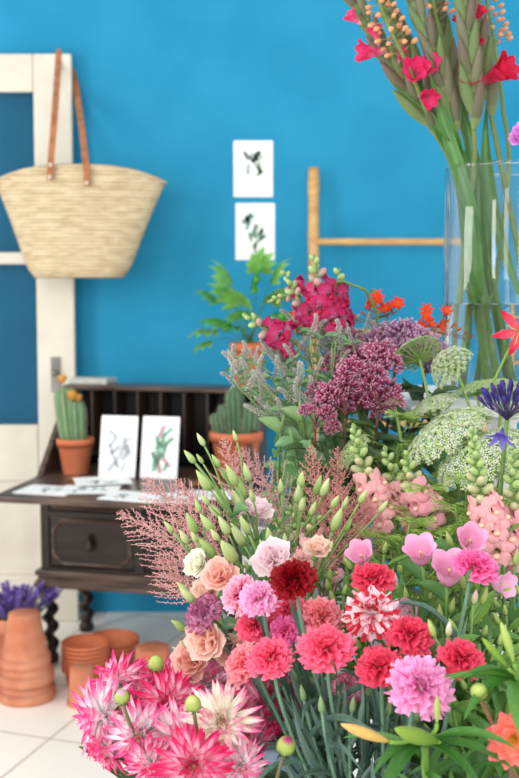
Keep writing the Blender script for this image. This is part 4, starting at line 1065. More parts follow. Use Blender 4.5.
# ================================================================ lisianthus
m_lis = m_pet['lisianthus']
LB = [memo('lisianthus_bud%d' % k, lisi_bud(*c), m_bud) for k, c in enumerate((((150, 180, 104), (206, 218, 150)), ((164, 188, 118), (222, 226, 172)), ((140, 170, 96), (188, 206, 128))))]
def lisianthus(buds, Y, label, nl=4, bloom=None):
    """buds: (u, v, length px) first is the top one"""
    u, v, s = buds[0]; S = s * 1.2 / F * Y
    top = W(u, v, Y); base = base_in('lisianthus'); ax = unit(unit(top - base) + V(np.clip((u - 300) / 150, -.7, .3), 0, .25))
    root, pts = stem_thing('lisianthus', label, 'lisianthus', 'lisianthus stems', 'lisianthus', top - ax * S * .5, ax, .0019, (124, 158, 92), base=base)
    put('bud', LB[0], root, aim(top - ax * S * .5, ax, S * 1.05))
    for i, (u, v, s) in enumerate(buds[1:]):
        yy = Y + R.uniform(-.05, .05); q = W(u, v, yy); S = s * 1.25 / F * yy
        dd = np.linalg.norm(pts - q, axis=1); j = int(np.argmin(dd)); j = max(2, j - 3); p, t = pts[j], unit(pts[min(j + 1, 15)] - pts[j])
        ax = unit(unit(q - p) + V(np.clip((u - 300) / 200, -.4, .3), -.15, .5)); b = q - ax * S * .5
        mb = MB(); tube(mb, bez(p, p + t * .3 * np.linalg.norm(b - p), b - ax * .3 * np.linalg.norm(b - p), b, 9), .0012, 5, (130, 164, 94)); bs = part('bud_stalk', mb, m_stem, root)
        put('bud', LB[(i + 1) % 3], bs, aim(b, ax, S * 1.05))
    if bloom:
        u, v, s, ax, pal = bloom
        c = W(u, v, Y + (.07 if v < 530 else -.03)); S = s * .84 / F * Y; ax = unit(ax)
        mb = MB(); j = 9; tube(mb, bez(pts[j], pts[j] + V(0, 0, .02), c - ax * S * .6, c - ax * S * .3, 9), .0014, 5, (130, 164, 94)); bs = part('bloom_stalk', mb, m_stem, root)
        put('bloom', memo('lisianthus_bloom_' + pal, ruffle_bloom(hash_(pal), *LP[pal]), m_lis), bs, aim(c, ax, S * .95))
    for k in range(nl):
        p, t = along(pts, .35 + .12 * k); d, rr = around(t, k * 2.2 + R.random(), .9); add_leaf(root, 'mint_leaf%d' % R.randrange(3), p, d, t, R.uniform(.03, .045))
LP = dict(peach=((250, 196, 180), (254, 222, 208)), salmon=((250, 184, 172), (254, 214, 202)), blush=((250, 222, 226), (250, 232, 236)), white=((238, 240, 214), (250, 246, 234)), cream=((250, 214, 196), (252, 226, 212)))
for buds, Y, lab, bl in [
    ([(190, 457, 15), (201, 440, 13), (200, 459, 10), (204, 481, 22), (205, 500, 14)], 1.36, 'lisianthus stem with green buds reaching highest, at the upper left of the bunch', None),
    ([(216, 461, 13), (235, 436, 10), (224, 474, 12), (222, 498, 22), (215, 511, 18)], 1.40, 'lisianthus stem with slim green buds in front of the cactus pot', None),
    ([(232, 476, 22), (247, 473, 17), (240, 487, 24), (252, 496, 14), (238, 502, 22)], 1.38, 'lisianthus stem of plump green buds right of the cactus pot', None),
    ([(169, 527, 13), (184, 537, 15), (192, 524, 20), (198, 506, 13), (194, 537, 12)], 1.34, 'lisianthus stem leaning furthest left over the bureau drawer, all green buds', (196, 563, 34, (-.6, -.6, .5), 'white')),
    ([(207, 523, 20), (224, 526, 20), (208, 549, 24), (229, 552, 30), (215, 535, 15)], 1.30, 'lisianthus stem with the fattest pale green buds in the left centre', (219, 574, 40, (-.2, -.8, .6), 'salmon')),
    ([(245, 526, 20), (238, 535, 22), (226, 550, 16), (269, 536, 17), (239, 566, 14)], 1.33, 'lisianthus stem with green buds above the dark red carnation', (256, 508, 38, (.1, -.4, .9), 'blush')),
    ([(281, 487, 14), (299, 493, 20), (300, 481, 14), (303, 506, 15), (313, 509, 15)], 1.42, 'lisianthus stem with thin buds against the dark bureau, right of centre', None),
    ([(302, 480, 15), (325, 488, 18), (318, 486, 18), (335, 502, 15), (302, 505, 15)], 1.38, 'lisianthus stem with pointed buds in front of the astilbe', None),
    ([(337, 520, 24), (345, 503, 12), (348, 526, 12), (363, 497, 15), (383, 507, 13)], 1.34, 'rightmost lisianthus stem with green buds below the peach snapdragon', None),
    ([(183, 588, 15), (187, 595, 20), (180, 626, 19), (187, 645, 16), (195, 647, 17)], 1.28, 'lisianthus stem with drooping green buds beside the dusty mauve carnation', (205, 640, 50, (-.5, -.8, .3), 'peach')),
    ([(247, 566, 12), (228, 590, 13), (206, 600, 12)], 1.33, 'lisianthus with a wide peach bloom under the white open bud', (205, 592, 36, (-.5, -.7, .4), 'cream')),
    ([(240, 610, 13), (228, 606, 12)], 1.32, 'lisianthus with a salmon bloom left of the coral carnations', (230, 650, 40, (-.1, -.9, .3), 'peach')),
    ([(262, 545, 12), (285, 540, 12)], 1.30, 'lisianthus with a blush ruffled bloom touching the dark red carnation', (273, 558, 44, (-.1, -.8, .5), 'blush')),
    ([(316, 555, 16), (330, 548, 14)], 1.34, 'lisianthus with a pale peach bloom right of the dark red carnation', (319, 547, 30, (.1, -.5, .8), 'cream')),
    ([(192, 620, 14), (178, 650, 12)], 1.32, 'lisianthus with a peach bloom lowest on the left, above the dahlias', (190, 660, 44, (-.3, -.8, .4), 'salmon')),
]: lisianthus(buds, Y, lab, 5, bl)

# ================================================================ snapdragons
SPAL = dict(crimson=((180, 12, 76), (232, 150, 190), (200, 24, 80)), peach=((252, 184, 190), (253, 224, 212), (253, 220, 190)), white=((246, 236, 220), (244, 240, 220), (250, 236, 170)), pink=((252, 174, 190), (253, 216, 214), (253, 214, 196)))
SB = [memo('snapdragon_bud%d' % k, snap_bud(*c), m_bud) for k, c in enumerate((((148, 182, 104), (192, 210, 140)), ((150, 178, 106), (226, 208, 170)), ((150, 160, 110), (222, 150, 170))))]
def snapdragon(top, bot, Y, nf, nb, s, pal, label, bucket='snap', Yb=None, group=None, spread=.36):
    a, b = W(*bot, Y if Yb is None else Yb), W(*top, Y); L = np.linalg.norm(b - a); S = s / F * Y
    base = base_in(bucket)
    root = empty('snapdragon', base, label, 'snapdragon', group or 'snapdragons')
    low = bez(base, base + V(0, 0, 1) * np.linalg.norm(a - base) * .35, a - unit(b - a) * np.linalg.norm(a - base) * .4, a, 12)
    bend = unit(np.cross(b - a, (0, 1, 0))) * L * .05
    up = spline([a, (a + b) / 2 + bend, b], 12)
    pts = np.concatenate([low, up[1:]]); mb = MB(); tube(mb, pts, np.linspace(.0034, .0014, len(pts)), 7, (118, 152, 92)); part('stem', mb, m_stem, root)
    n = nf + nb
    fl = [memo('snapdragon_floret_%s%d' % (pal, k), snap_floret(hash_(pal) + k, *SPAL[pal]), m_pet['snapdragon']) for k in range(2)]
    for i in range(n):
        t = (i / n) ** .9; p, tg = along(up, t * .98); d, rr = around(tg, i * GA + hash_(label), .25)
        if i < nf:
            d = unit(d + V(0, -.45, 0)); put('floret', fl[i % 2], root, aim2(p + d * .005, d, tg, S * (1.02 - .25 * i / max(1, nf))))
        else:
            f = (i - nf) / max(1, nb); bs = S * (.52 - .3 * f)
            put('bud', SB[(2 if pal == 'crimson' else 1) if f < .3 else 0], root, aim(p + rr * bs * .1, unit(d + tg * (.3 + f)), bs))
    for k in range(6):
        p, t = along(low, .45 + .52 * k / 6); d, rr = around(t, k * GA, .8); add_leaf(root, 'lily_leaf%d' % R.randrange(3), p, d, t, R.uniform(.035, .055))
cs = 'crimson snapdragons at the back'
for a in [
    ((314, 254), (334, 328), 1.70, 9, 7, 26, 'crimson', 'tallest crimson snapdragon, in front of the bamboo ladder'),
    ((283, 269), (318, 322), 1.74, 5, 9, 22, 'crimson', 'crimson snapdragon with long green tip left of the tallest one'),
    ((243, 313), (292, 340), 1.72, 5, 7, 24, 'crimson', 'crimson snapdragon leaning furthest left over the terracotta pot'),
    ((267, 301), (304, 288), 1.76, 2, 9, 18, 'crimson', 'nearly unopened snapdragon spike pointing left between crimson ones'),
    ((340, 268), (337, 326), 1.78, 6, 3, 25, 'crimson', 'crimson snapdragon without green tip, right of the tallest one')]: snapdragon(*a, bucket='back', group=cs)
ps = 'peach snapdragons'
for a in [
    ((353, 424), (386, 516), 1.50, 9, 14, 29, 'peach', 'peach snapdragon with tall pale green tip before the green lace flower'),
    ((384, 446), (418, 520), 1.52, 7, 9, 28, 'peach', 'peach snapdragon second from left, its tip between the lace flowers'),
    ((404, 450), (434, 520), 1.47, 7, 8, 28, 'pink', 'pink snapdragon beside the feathery green foliage'),
    ((472, 426), (500, 548), 1.36, 13, 22, 30, 'peach', 'largest pink-peach snapdragon at the right, in front of white lace flower'),
    ((514, 444), (524, 556), 1.40, 9, 16, 29, 'pink', 'snapdragon cut by the right edge, green tip beside the agapanthus'),
    ((287, 505), (330, 572), 1.44, 7, 9, 22, 'peach', 'peach snapdragon low on the left above the dark red carnation'),
    ((318, 512), (306, 570), 1.40, 6, 3, 22, 'peach', 'short peach snapdragon between lisianthus buds'),
    ((268, 500), (300, 556), 1.46, 4, 10, 18, 'white', 'white snapdragon with green tip behind the blush lisianthus')]: snapdragon(*a, group=ps)

# ================================================================ lace flowers (ammi)
GW, GG = (226, 232, 206), (150, 180, 100)
UM = [memo('lace_umbel0', umbel(1, 1.15, GW, GG, 74, .5, 19), m_flo['ammi']), memo('lace_umbel1', umbel(2, 1.1, (206, 222, 170), (140, 176, 90), 60, .55, 15), m_flo['ammi']), memo('lace_umbel2', umbel(3, 1.5, (222, 230, 200), GG, 90, .95, 15), m_flo['ammi'])]
def lace(u, v, Y, s, axis, k, label, fol=3):
    """s: diameter in px, (u, v) the middle of the umbel"""
    axis = unit(axis); S = s / F * Y * .5; c = W(u, v, Y); b = c - axis * S * .5
    root, pts = stem_thing('lace_flower', label, 'lace flower', 'white lace flowers', 'snap', b, unit(axis + V(0, 0, .5)), .0026, (140, 172, 96), sh=.25)
    put('umbel', UM[k], root, aim(b, axis, S))
    for i in range(fol):
        p, t = along(pts, .55 + .12 * i); d, rr = around(t, i * 2.4 + R.random(), .5); mb = MB(); feather(mb, p, d, R.uniform(.07, .1), (124, 160, 66)); part('leaf', mb, m_leaf, root)
for a in [
    (414, 349, 1.70, 56, (-.3, .62, .7), 1, 'pale green lace flower seen from behind, against the maroon cluster'),
    (447, 363, 1.62, 46, (-.75, -.2, .65), 2, 'round domed lace flower right in front of the glass vase'),
    (440, 424, 1.55, 96, (-.55, -.12, .83), 0, 'wide white lace flower below the domed one, left of the agapanthus'),
    (476, 447, 1.49, 104, (-.5, -.22, .84), 0, 'widest white lace flower, behind the largest snapdragon'),
    (434, 398, 1.64, 52, (-.35, -.05, .94), 0, 'lace flower just over the white stand edge'),
    (505, 382, 1.62, 56, (.1, -.05, 1), 1, 'greener lace flower at the foot of the vase behind the agapanthus'),
    (474, 384, 1.64, 46, (-.3, .1, .95), 1, 'small lace flower between the domed one and the agapanthus'),
    (514, 452, 1.55, 80, (-.2, -.15, .95), 0, 'white lace flower at the right edge behind the agapanthus'),
    (393, 399, 1.60, 20, (-.3, -.2, .9), 1, 'tiny green lace flower bud in front of the maroon cluster'),
    (350, 448, 1.56, 46, (-.7, -.2, .6), 1, 'green lace flower hidden behind the leftmost snapdragon tip'),
    (512, 442, 1.56, 70, (.2, -.4, .8), 0, 'white lace flower at the right edge below the agapanthus')]: lace(*a)
fo = 0
for u, v, Y in [(430, 490, 1.47), (455, 505, 1.44), (410, 520, 1.44), (440, 530, 1.42), (465, 480, 1.5), (480, 520, 1.46), (400, 420, 1.62), (415, 480, 1.54), (395, 535, 1.44), (450, 470, 1.54), (495, 500, 1.46), (470, 420, 1.7), (500, 410, 1.68), (515, 480, 1.6), (455, 550, 1.56), (485, 560, 1.54), (500, 540, 1.52), (425, 450, 1.64), (440, 480, 1.62), (400, 450, 1.64)]:
    h = W(u, v, Y)
    root, pts = stem_thing('lace_foliage', 'stem of feathery yellow-green foliage below the white lace flowers', 'foliage', 'feathery foliage stems', 'snap', h, (R.uniform(-.3, .3), -.2, 1), .0018, (134, 168, 80))
    for i in range(8):
        p, t = along(pts, .62 + .38 * i / 7); d, rr = around(t, i * GA, .5); mb = MB(); feather(mb, p, d, R.uniform(.06, .095), (152, 186, 84)); part('leaf', mb, m_leaf, root)

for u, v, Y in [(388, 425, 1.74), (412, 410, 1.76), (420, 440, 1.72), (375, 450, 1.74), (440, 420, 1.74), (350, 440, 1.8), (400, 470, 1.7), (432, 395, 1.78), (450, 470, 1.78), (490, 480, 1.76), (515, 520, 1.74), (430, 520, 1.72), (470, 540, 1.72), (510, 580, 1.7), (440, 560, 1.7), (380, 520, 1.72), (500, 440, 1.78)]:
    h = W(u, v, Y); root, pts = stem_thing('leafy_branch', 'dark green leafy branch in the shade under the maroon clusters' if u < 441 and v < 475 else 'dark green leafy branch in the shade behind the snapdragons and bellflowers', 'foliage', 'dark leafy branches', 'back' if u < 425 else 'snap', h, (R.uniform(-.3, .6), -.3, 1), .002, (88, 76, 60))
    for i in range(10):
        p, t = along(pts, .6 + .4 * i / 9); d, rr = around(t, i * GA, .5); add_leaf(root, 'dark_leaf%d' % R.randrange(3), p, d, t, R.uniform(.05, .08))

# ================================================================ agapanthus, maroon clusters, mint, astilbe, crocosmia
m_aga = m_pet['agapanthus']
aga = memo('agapanthus_bud', lambda mb: lathe(mb, [(.02, 0), (.05, .1), (.1, .5), (.13, .75), (.08, .95), (0, 1)], 8, col=mix((58, 44, 104), (84, 62, 160), np.linspace(0, 1, 6)), fn=lambda rr, zz, A: (rr * (1 + .12 * np.cos(6 * A)), zz)), m_aga)
agf = memo('agapanthus_flower', lambda mb: [petal(mb, (0, 0, 0), *[q for q in (sph(.32, a))], 1, .26, None, -.9, .2, cols=((90, 80, 180), (150, 136, 220)), n=6, m=4) for a in np.arange(6) * 1.047], m_aga)
h = W(507, 420, 1.41)
root, pts = stem_thing('agapanthus', 'violet-blue agapanthus head with dark buds at the right edge', 'agapanthus', None, 'bell', h, (.05, -.1, 1), .0035, (110, 140, 70))
for i in range(34):
    d, nn = sph(1.3 * ((i + .5) / 34) ** .6, i * GA); d = unit(d + V(0, 0, .25)); e = h + d * .030
    mb = MB(); tube(mb, [h, (h + e) / 2 + V(0, 0, .002), e], .0009, 4, (84, 70, 110)); st = part('pedicel', mb, m_stem, root)
    put('bud', aga, st, aim(e, unit(d + V(0, 0, .4)), .024 * R.uniform(.8, 1.1)))
for u, v, ax in ((503, 428, (-.3, -.6, -.7)), (517, 385, (.5, -.4, .5))):
    q = W(u, v, 1.37); put('flower', agf, root, aim(q, ax, .032))
FC = [memo('maroon_cluster%d' % k, fuzz_cluster(k, (142, 42, 82), (198, 94, 132)), m_flo['eupatorium']) for k in range(3)] + [memo('dusky_cluster', fuzz_cluster(7, (142, 82, 122), (196, 140, 176), tips=(228, 196, 222)), m_flo['eupatorium'])]
k = 0
for head, Y, cl, lab in [
    ((345, 388), 1.58, [(345, 380, 26), (330, 392, 26), (358, 398, 28), (338, 404, 24), (352, 364, 26)], 'maroon flower cluster in the middle front of the maroon group'),
    ((315, 402), 1.57, [(309, 408, 17), (322, 398, 20), (318, 385, 18), (327, 410, 18), (334, 424, 15)], 'small maroon flower cluster hanging furthest left'),
    ((378, 380), 1.60, [(372, 372, 28), (388, 384, 28), (382, 396, 26), (366, 388, 24), (396, 398, 20)], 'maroon flower cluster right of the middle one, nearest the lace flower'),
    ((370, 350), 1.68, [(362, 352, 30), (380, 348, 30), (372, 362, 28), (350, 350, 24), (390, 360, 26)], 'maroon flower cluster above and behind the middle one'),
    ((395, 335), 1.76, [(388, 330, 32), (406, 328, 32), (398, 344, 30), (418, 334, 28), (376, 336, 28)], 'dusky pink flower cluster at the top of the maroon group'),
    ((425, 345), 1.78, [(425, 338, 30), (438, 348, 28), (430, 360, 28), (412, 350, 26)], 'dusky flower cluster next to the vase, behind the lace flowers'),
    ((345, 340), 1.72, [(340, 345, 22), (332, 360, 22), (352, 334, 20)], 'maroon flower cluster at the upper left touching the mint')]:
    ax = unit((0, -.3, 1)); h = W(head[0], head[1] + 30, Y)
    root, pts = stem_thing('milkweed', lab, 'flower cluster', 'maroon flower clusters', 'back', h, ax, .0026, (96, 66, 56))
    for i, (u, v, s) in enumerate(cl):
        q = W(u, v, Y + R.uniform(-.04, .04)); S = s / F * Y; d = unit(unit(q - h) * .6 + V(0, -.35, .9))
        mb = MB(); tube(mb, bez(h, h + ax * .02, q - d * S * .7, q - d * S * .4, 7), .0014, 5, (110, 72, 64)); b = part('branch', mb, m_stem, root)
        put('cluster', FC[3 if Y > 1.75 else k % 3], b, aim(q, d, S * 1.02)); k += 1
        for g in range(1):
            q2 = q + V(R.uniform(-.5, .5), R.uniform(-.3, .3), R.uniform(-.6, .2)) * S; put('cluster', FC[3 if Y > 1.75 else k % 3], b, aim(q2, d + V(R.uniform(-.4, .4), -.2, 0), S * .8)); k += 1
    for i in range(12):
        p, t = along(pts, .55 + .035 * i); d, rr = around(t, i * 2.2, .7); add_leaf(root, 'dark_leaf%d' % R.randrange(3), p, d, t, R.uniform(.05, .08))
MS = [memo('mint_spike%d' % k, mint_spike(k, (236, 200, 238), (228, 222, 216)), m_flo['mint']) for k in range(3)]
MD = ['leftmost mint stem, its spike nodding over the terracotta pot', 'mint stem with grey-lilac spikes left of the crimson snapdragon stems', 'mint stem in the middle left of the mint clump', 'mint stem of lilac spikes right below the tallest snapdragon', 'mint stem standing upright next to the maroon clusters', 'mint stem low on the left with round leaves before the dark bureau', 'mint stem whose spike overlaps the red-orange flower', 'mint stem at the right of the clump under the orange blooms', 'mint stem whose pale spikes cross in front of the tallest crimson snapdragon', 'mint stem at the front of the clump above the broad green leaves', 'mint stem in front of the bureau plant, left of centre in the clump']
ML = [((236, 352), 1.74, [(232, 372), (247, 345), (262, 372)]), ((268, 340), 1.78, [(256, 352), (276, 330), (290, 348)]), ((290, 346), 1.70, [(280, 362), (300, 340), (270, 380)]), ((318, 322), 1.74, [(308, 345), (330, 328), (322, 350)]), ((340, 330), 1.72, [(350, 330), (332, 350), (358, 345)]), ((270, 392), 1.68, [(262, 384), (280, 398), (284, 410)]), ((296, 312), 1.80, [(290, 330), (310, 318), (282, 345)]), ((366, 318), 1.80, [(352, 318), (374, 326), (345, 310)]), ((330, 312), 1.68, [(322, 330), (338, 322), (314, 318)]), ((300, 368), 1.64, [(292, 380), (310, 375), (318, 362)]), ((246, 362), 1.66, [(234, 358), (256, 350), (250, 376)])]
for (hd, Y, sp), lab in zip(ML, MD):
    lean = hd[0] < 285
    h = W(hd[0] + (22 if lean else 2), hd[1] + (28 if lean else 36), Y)
    root, pts = stem_thing('mint', 'flowering ' + lab, 'mint', 'flowering mint stems', 'back', h, unit((-1.1 if lean else R.uniform(-.4, .2), -.15, .9)), .0022, (128, 154, 104), n=20)
    spk = [hd] + sp + [(hd[0] + R.uniform(-16, 16), hd[1] + R.uniform(-4, 14 if hd[0] < 285 else 24)) for _ in range(5)]
    for i, (u, v) in enumerate(spk):
        q = W(u, v + 8, Y + R.uniform(-.05, .05)); j = 19 if i == 0 else max(9, 18 - 1 - i % 5); p, t = pts[j], unit(pts[j] - pts[j - 1]); S = R.uniform(16, 24) / F * Y
        d = unit(unit(q - p) * .8 + V(R.uniform(-.9, .7), R.uniform(-.5, .2), .45)); b = q - d * S * .5
        mb = MB(); tube(mb, bez(p, p + t * .02, b - d * .02, b, 7), .0011, 5, (136, 160, 112)); bs = part('branch', mb, m_stem, root)
        put('flower_spike', MS[i % 3], bs, aim(b, d, S * 1.2))
        for g in (0, 1) if i < 5 else (): add_leaf(bs, 'mint_leaf%d' % R.randrange(3), b, unit(d * .4 + (1 if g else -1) * unit(np.cross(d, (.2, 1, .1)))), d, R.uniform(.014, .022))
    for i in range(16):
        p, t = along(pts, .4 + .59 * (i // 2) / 8); d, rr = around(t, (i // 2) * 1.57 + (i % 2) * PI, .35); add_leaf(root, 'mint_leaf%d' % R.randrange(3), p, d, t, R.uniform(.022, .038))
for u, v, Y in [(290, 430, 1.56), (310, 440, 1.56), (300, 400, 1.58), (330, 450, 1.58), (284, 415, 1.60), (345, 430, 1.70), (320, 470, 1.62), (375, 440, 1.66)]:
    h = W(u, v, Y); root, pts = stem_thing('mint', 'leafy non-flowering mint stem below the lilac mint spikes', 'mint', 'leafy mint stems', 'back', h, unit((R.uniform(-.3, .3), -.5, .8)), .0022, (120, 148, 92), n=20)
    for i in range(14):
        p, t = along(pts, .5 + .5 * (i // 2) / 7); d, rr = around(t, (i // 2) * 1.57 + (i % 2) * PI, .35); add_leaf(root, 'mint_leaf%d' % R.randrange(3), p, d, t, R.uniform(.028, .044))
AP = ((252, 196, 196), (255, 222, 216))
for k, (tip, bot, Y, L0, lab) in enumerate([
    ((120, 514), (205, 575), 1.44, .060, 'pink astilbe plume reaching furthest left across the bureau drawers'),
    ((146, 480), (208, 560), 1.48, .066, 'pink astilbe plume arching up to the cards on the bureau lid'),
    ((178, 482), (222, 560), 1.52, .06, 'pink astilbe plume behind the leftmost lisianthus buds'),
    ((224, 440), (252, 545), 1.52, .055, 'thin pink astilbe plume in front of the cactus pot'),
    ((242, 450), (290, 540), 1.54, .065, 'pink astilbe plume with curled tips against the dark bureau'),
    ((311, 448), (322, 530), 1.50, .045, 'narrow upright astilbe spike below the mint leaves'),
    ((337, 450), (340, 540), 1.52, .05, 'narrow astilbe spike beside the green lace flower'),
    ((340, 490), (330, 570), 1.45, .075, 'broad coral-pink astilbe plume behind the peach snapdragons'),
    ((158, 560), (200, 600), 1.42, .05, 'short pink astilbe plume low on the left under the white bud'),
    ((365, 500), (355, 570), 1.47, .06, 'coral-pink astilbe plume between the two left snapdragons')]):
    a, b = W(*bot, Y - .02), W(*tip, Y); base = base_in('lisianthus'); L = np.linalg.norm(a - base)
    root = empty('astilbe', base, lab, 'astilbe', 'pink astilbe plumes')
    low = bez(base, base + V(0, 0, 1) * L * .35, a - unit(b - a) * L * .35, a, 12); mb = MB(); tube(mb, low, .002, 6, (150, 120, 96)); part('stem', mb, m_stem, root)
    dr = V(0, 0, .012) if k < 5 else V(0, 0, 0)
    pl = spline([a, (a + b) / 2 + dr, b], 20); c0, c1 = AP if k not in (5, 6, 7, 9) else ((244, 172, 166), (252, 202, 194))
    mb = MB(); plume(k, pl, c0, c1, L0 * 1.1, 52)(mb); part('plume', mb, m_flo['astilbe'], root)
crf = memo('crocosmia_flower', lambda mb: [lathe(mb, [(.06, 0), (.1, .3), (.14, .5)], 8, col=(226, 90, 40), capb=False)] + [petal(mb, (0, 0, .4), *sph(.8, a), .6, .26, None, -.5, .2, cols=((240, 110, 40), (226, 44, 24)), n=5, m=3) for a in np.arange(6) * 1.047], m_pet['crocosmia'])
crb = memo('crocosmia_bud', lambda mb: lathe(mb, [(.04, 0), (.12, .3), (.16, .7), (0, 1)], 8, col=mix((150, 120, 60), (224, 70, 36), np.linspace(0, 1, 4))), m_bud)
for u, v, lab, dirn, n in [(388, 302, 'orange-red crocosmia spray above the maroon clusters', 1, 7), (302, 322, 'red-orange crocosmia bloom glowing between the mint spikes', -1, 4), (434, 318, 'orange-red crocosmia spray beside the vase', -1, 6)]:
    Y = 1.84; h = W(u, v + 14, Y)
    root, pts = stem_thing('crocosmia', lab, 'crocosmia', 'orange crocosmia sprays', 'back', h, unit((.4 * dirn, 0, 1)), .0016, (130, 110, 60))
    for i in range(n):
        q = W(u + (i - n / 2) * 5 + R.uniform(-3, 3), v + R.uniform(-9, 8), Y - .02 + R.uniform(-.02, .02)); d = unit((R.uniform(-.7, .7), -.7, R.uniform(.1, .9)))
        mb = MB(); tube(mb, bez(h, h + V(0, 0, .008), q - d * .03, q - d * .016, 6), .0008, 4, (140, 110, 60)); b = part('flower_stalk', mb, m_stem, root)
        put('flower', crf, b, aim(q - d * .016, d, .026))
    for i in range(5):
        q = W(u + dirn * -(10 + i * 6), v + 6 + i * 4, Y); d = unit((-dirn * .6, -.2, .5)); put('bud', crb, root, aim(q, d, .014)); mb = MB(); tube(mb, [h, q], .0007, 4, (130, 100, 56)); part('bud_stalk', mb, m_stem, root)

# ================================================================ lilies and the right edge
def lbud(c0, c1):
    def fn(mb):
        s = np.linspace(0, 1, 12); lathe(mb, np.stack([.095 * np.sin(PI * np.clip(s * .96 + .03, 0, 1) ** 1.1) ** .7, s], 1), 18, col=mix(c0, c1, s), fn=lambda rr, zz, A: (rr * (1 + .07 * np.cos(3 * A) + .04 * np.cos(6 * A)), zz))
    return fn
LBM = [memo('lily_bud%d' % k, lbud(*c), m_bud) for k, c in enumerate((((206, 178, 90), (240, 186, 116)), ((104, 146, 50), (146, 176, 66)), ((150, 182, 80), (186, 206, 110))))]
def lily(head, Y, buds, leaves, label, axis=(0, -.2, 1)):
    h = W(*head, Y); root, pts = stem_thing('lily', label, 'lily', 'budded lilies', 'lily', h, unit(axis), .0042, (108, 150, 62), n=20)
    for (u0, v0), (u1, v1), dy, k in buds:
        a, b = W(u0, v0, Y - .02), W(u1, v1, Y - .02 + dy); mb = MB(); d = unit(b - a); tube(mb, bez(h, h + V(0, -.004, .012), a - d * .012, a, 8), .0021, 6, (124, 164, 66)); st = part('bud_stalk', mb, m_stem, root)
        put('bud', LBM[k], st, aim(a, d, np.linalg.norm(b - a)))
    for u, v, L in leaves:
        q = W(u, v, Y - .03); j = min(19, max(8, int(np.argmin(np.linalg.norm(pts - q, axis=1))))); p = pts[j]; d = unit(q - p + V(0, 0, .02)); add_leaf(root, 'lily_leaf%d' % R.randrange(3), p, d, V(0, 0, 1), L)
    for i in range(14):
        p, t = along(pts, .5 + .5 * i / 14); d, rr = around(t, i * GA, .6); add_leaf(root, 'lily_leaf%d' % R.randrange(3), p, unit(d + V(0, -.2, 0)), t, R.uniform(.06, .1))
lily((425, 746), .98, [((390, 742), (341, 724), -.01, 0), ((438, 742), (395, 729), -.05, 1), ((437, 724), (437, 695), .02, 2)], [(470, 740, .1), (400, 770, .09), (380, 750, .07), (455, 770, .09), (490, 755, .09)], 'lily with one peach bud and two green buds, lowest in front of the carnations')
lily((514, 680), 1.02, [((508, 668), (482, 638), 0, 1), ((514, 664), (501, 622), 0, 2)], [(470, 688, .09), (480, 672, .08), (490, 700, .09), (515, 710, .1)], 'lily with two lime-green buds at the right edge', (.1, -.2, 1))
lily((470, 770), 1.06, [], [(440, 770, .09), (500, 775, .09), (470, 740, .08)], 'lily stem of glossy leaves without buds at the bottom right')
h = W(478, 694, .99); root, pts = stem_thing('dahlia_bud', 'small yellow-green dahlia bud on a reddish stem, right of the big orchid carnation', 'flower bud', 'dahlia buds', 'lily', h, unit((-.5, 0, 1)), .0022, (146, 100, 70), sh=.2)
put('bud', memo('dahlia_bud_190', dahlia_bud((190, 206, 110)), m_bud), root, aim(h + V(0, -.004, .004), (-.2, -.6, .6), .017))
def open_dahlia(mb):
    for i in range(22):
        f = (i + .5) / 22; d, nn = sph(.5 + 1.0 * f, i * GA); petal(mb, V(0, 0, -.1), d, nn, .5, .26, lambda s: np.clip(.35 + .8 * np.sin(PI * (s * .85 + .08)) ** .9, .1, 2) * np.clip((1 - s) * 5, .25, 1), .2, .25, .02, cols=((255, 190, 130), (255, 140, 142)), n=6, m=5)
    for i in range(30):
        d, nn = sph(.03 * i, i * GA); petal(mb, V(0, 0, -.06), d, nn, .16, .05, None, .5, cols=((230, 190, 60), (244, 214, 90)), n=3, m=1)
h = W(515, 738, .97); root, pts = stem_thing('dahlia', 'coral-orange open dahlia cut by the right edge at the bottom', 'dahlia', None, 'lily', h, unit((.1, -.2, 1)), .003, (120, 90, 70), sh=.2)
put('bloom', memo('open_dahlia', open_dahlia, m_pet['dahlia']), root, aim(h + V(-.004, -.012, .004), (-.25, -.9, .3), .062))
put('calyx', MESH['dahlia_bracts'], root, aim(h + V(-.004, -.012, .004), (-.25, -.9, .3), .05))
h = W(519, 331, 1.56); root, pts = stem_thing('flame_lily', 'crimson flame lily with swept-back petals at the right edge in front of the vase', 'flame lily', None, 'snap', h, unit((.5, -.2, 1)), .0022, (126, 160, 72))
for i in range(6):
    a = i * 1.047 + .2; mb = MB(); d = unit((math.cos(a), -.3, math.sin(a))); petal(mb, h, d, (0, -1, 0), .04, .013, None, -.9, .2, .06, 4, cols=((238, 120, 120), (226, 24, 72)), n=8, m=4); part('petal', mb, m_pet['lily'], root)
for i in range(5):
    a = i * 1.2 - 2; q = h + V(.02 * math.cos(a), -.015, .02 * math.sin(a)); mb = MB(); tube(mb, [h, q], .0006, 4, (220, 200, 120)); spindle(mb, q - V(.003, 0, 0), (1, 0, .3), .007, .0012, (220, 170, 70), (220, 170, 70)); part('stamen', mb, m_stem, root)
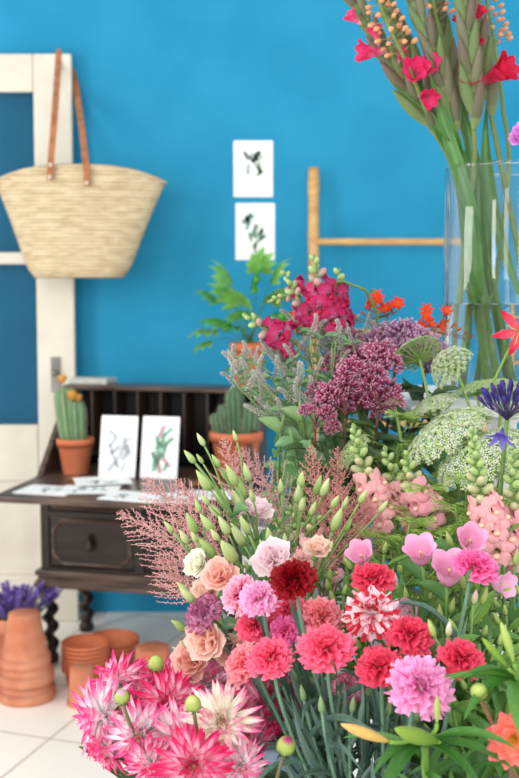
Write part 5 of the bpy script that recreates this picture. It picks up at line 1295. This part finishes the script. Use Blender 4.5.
h = W(522, 134, 1.6); root, pts = stem_thing('lisianthus', 'single mauve lisianthus bloom standing tall at the right edge beside the gladioli', 'lisianthus', None, 'bell', h - V(.0, 0, .012), unit((-.4, -.2, 1)), .0018, (120, 156, 84), sh=.1)
put('bloom', memo('lisianthus_bloom_mauve', ruffle_bloom(5, (214, 120, 210), (230, 160, 226)), m_lis), root, aim(h, (-.7, -.6, .4), .036))
# ================================================================ camera and light
cam = bpy.data.cameras.new('camera'); co = bpy.data.objects.new('camera', cam); COL.objects.link(co)
cam.sensor_fit = 'VERTICAL'; cam.sensor_height = 36; cam.lens = F / 778 * 36
co.location = (0, 0, CZ); co.rotation_euler = (PI / 2 - PITCH, 0, 0)
cam.clip_start = .05
cam.dof.use_dof = True; cam.dof.focus_distance = 1.36; cam.dof.aperture_fstop = 7
SC.camera = co
w = bpy.data.worlds.new('daylight'); SC.world = w; w.use_nodes = True
bg = w.node_tree.nodes['Background']; bg.inputs[0].default_value = (.93, .97, 1, 1); bg.inputs[1].default_value = .78
def area(name, loc, to, sx, sy, e, col=(1, 1, 1)):
    l = bpy.data.lights.new(name, 'AREA'); l.shape = 'RECTANGLE'; l.size = sx; l.size_y = sy; l.energy = e; l.color = col
    o = bpy.data.objects.new(name, l); COL.objects.link(o); o.location = loc
    o.rotation_euler = (Vector(to) - Vector(loc)).to_track_quat('-Z', 'Y').to_euler()
area('side_window_pane', (-3.0, 1.7, 1.9), (.2, 2.9, 1.2), 1.1, 1.9, 44, (1, .99, .97))
for x, e in ((-1.72, 30), (-.35, 16), (.95, 12)):
    area('shop_window_pane', (x, -1.0, 2.25), (x * .4 + .1, 2.5, 1.2), .42, 2.2, e, (1, .98, .95))
vs = SC.view_settings
SC.display_settings.display_device = 'sRGB'
vs.view_transform = 'Standard'; vs.look = 'None'; vs.gamma = 1; vs.use_curve_mapping = False; vs.exposure = .42
SC.cycles.use_denoising = True
SC.cycles.max_bounces = 10; SC.cycles.transparent_max_bounces = 16; SC.cycles.transmission_bounces = 10
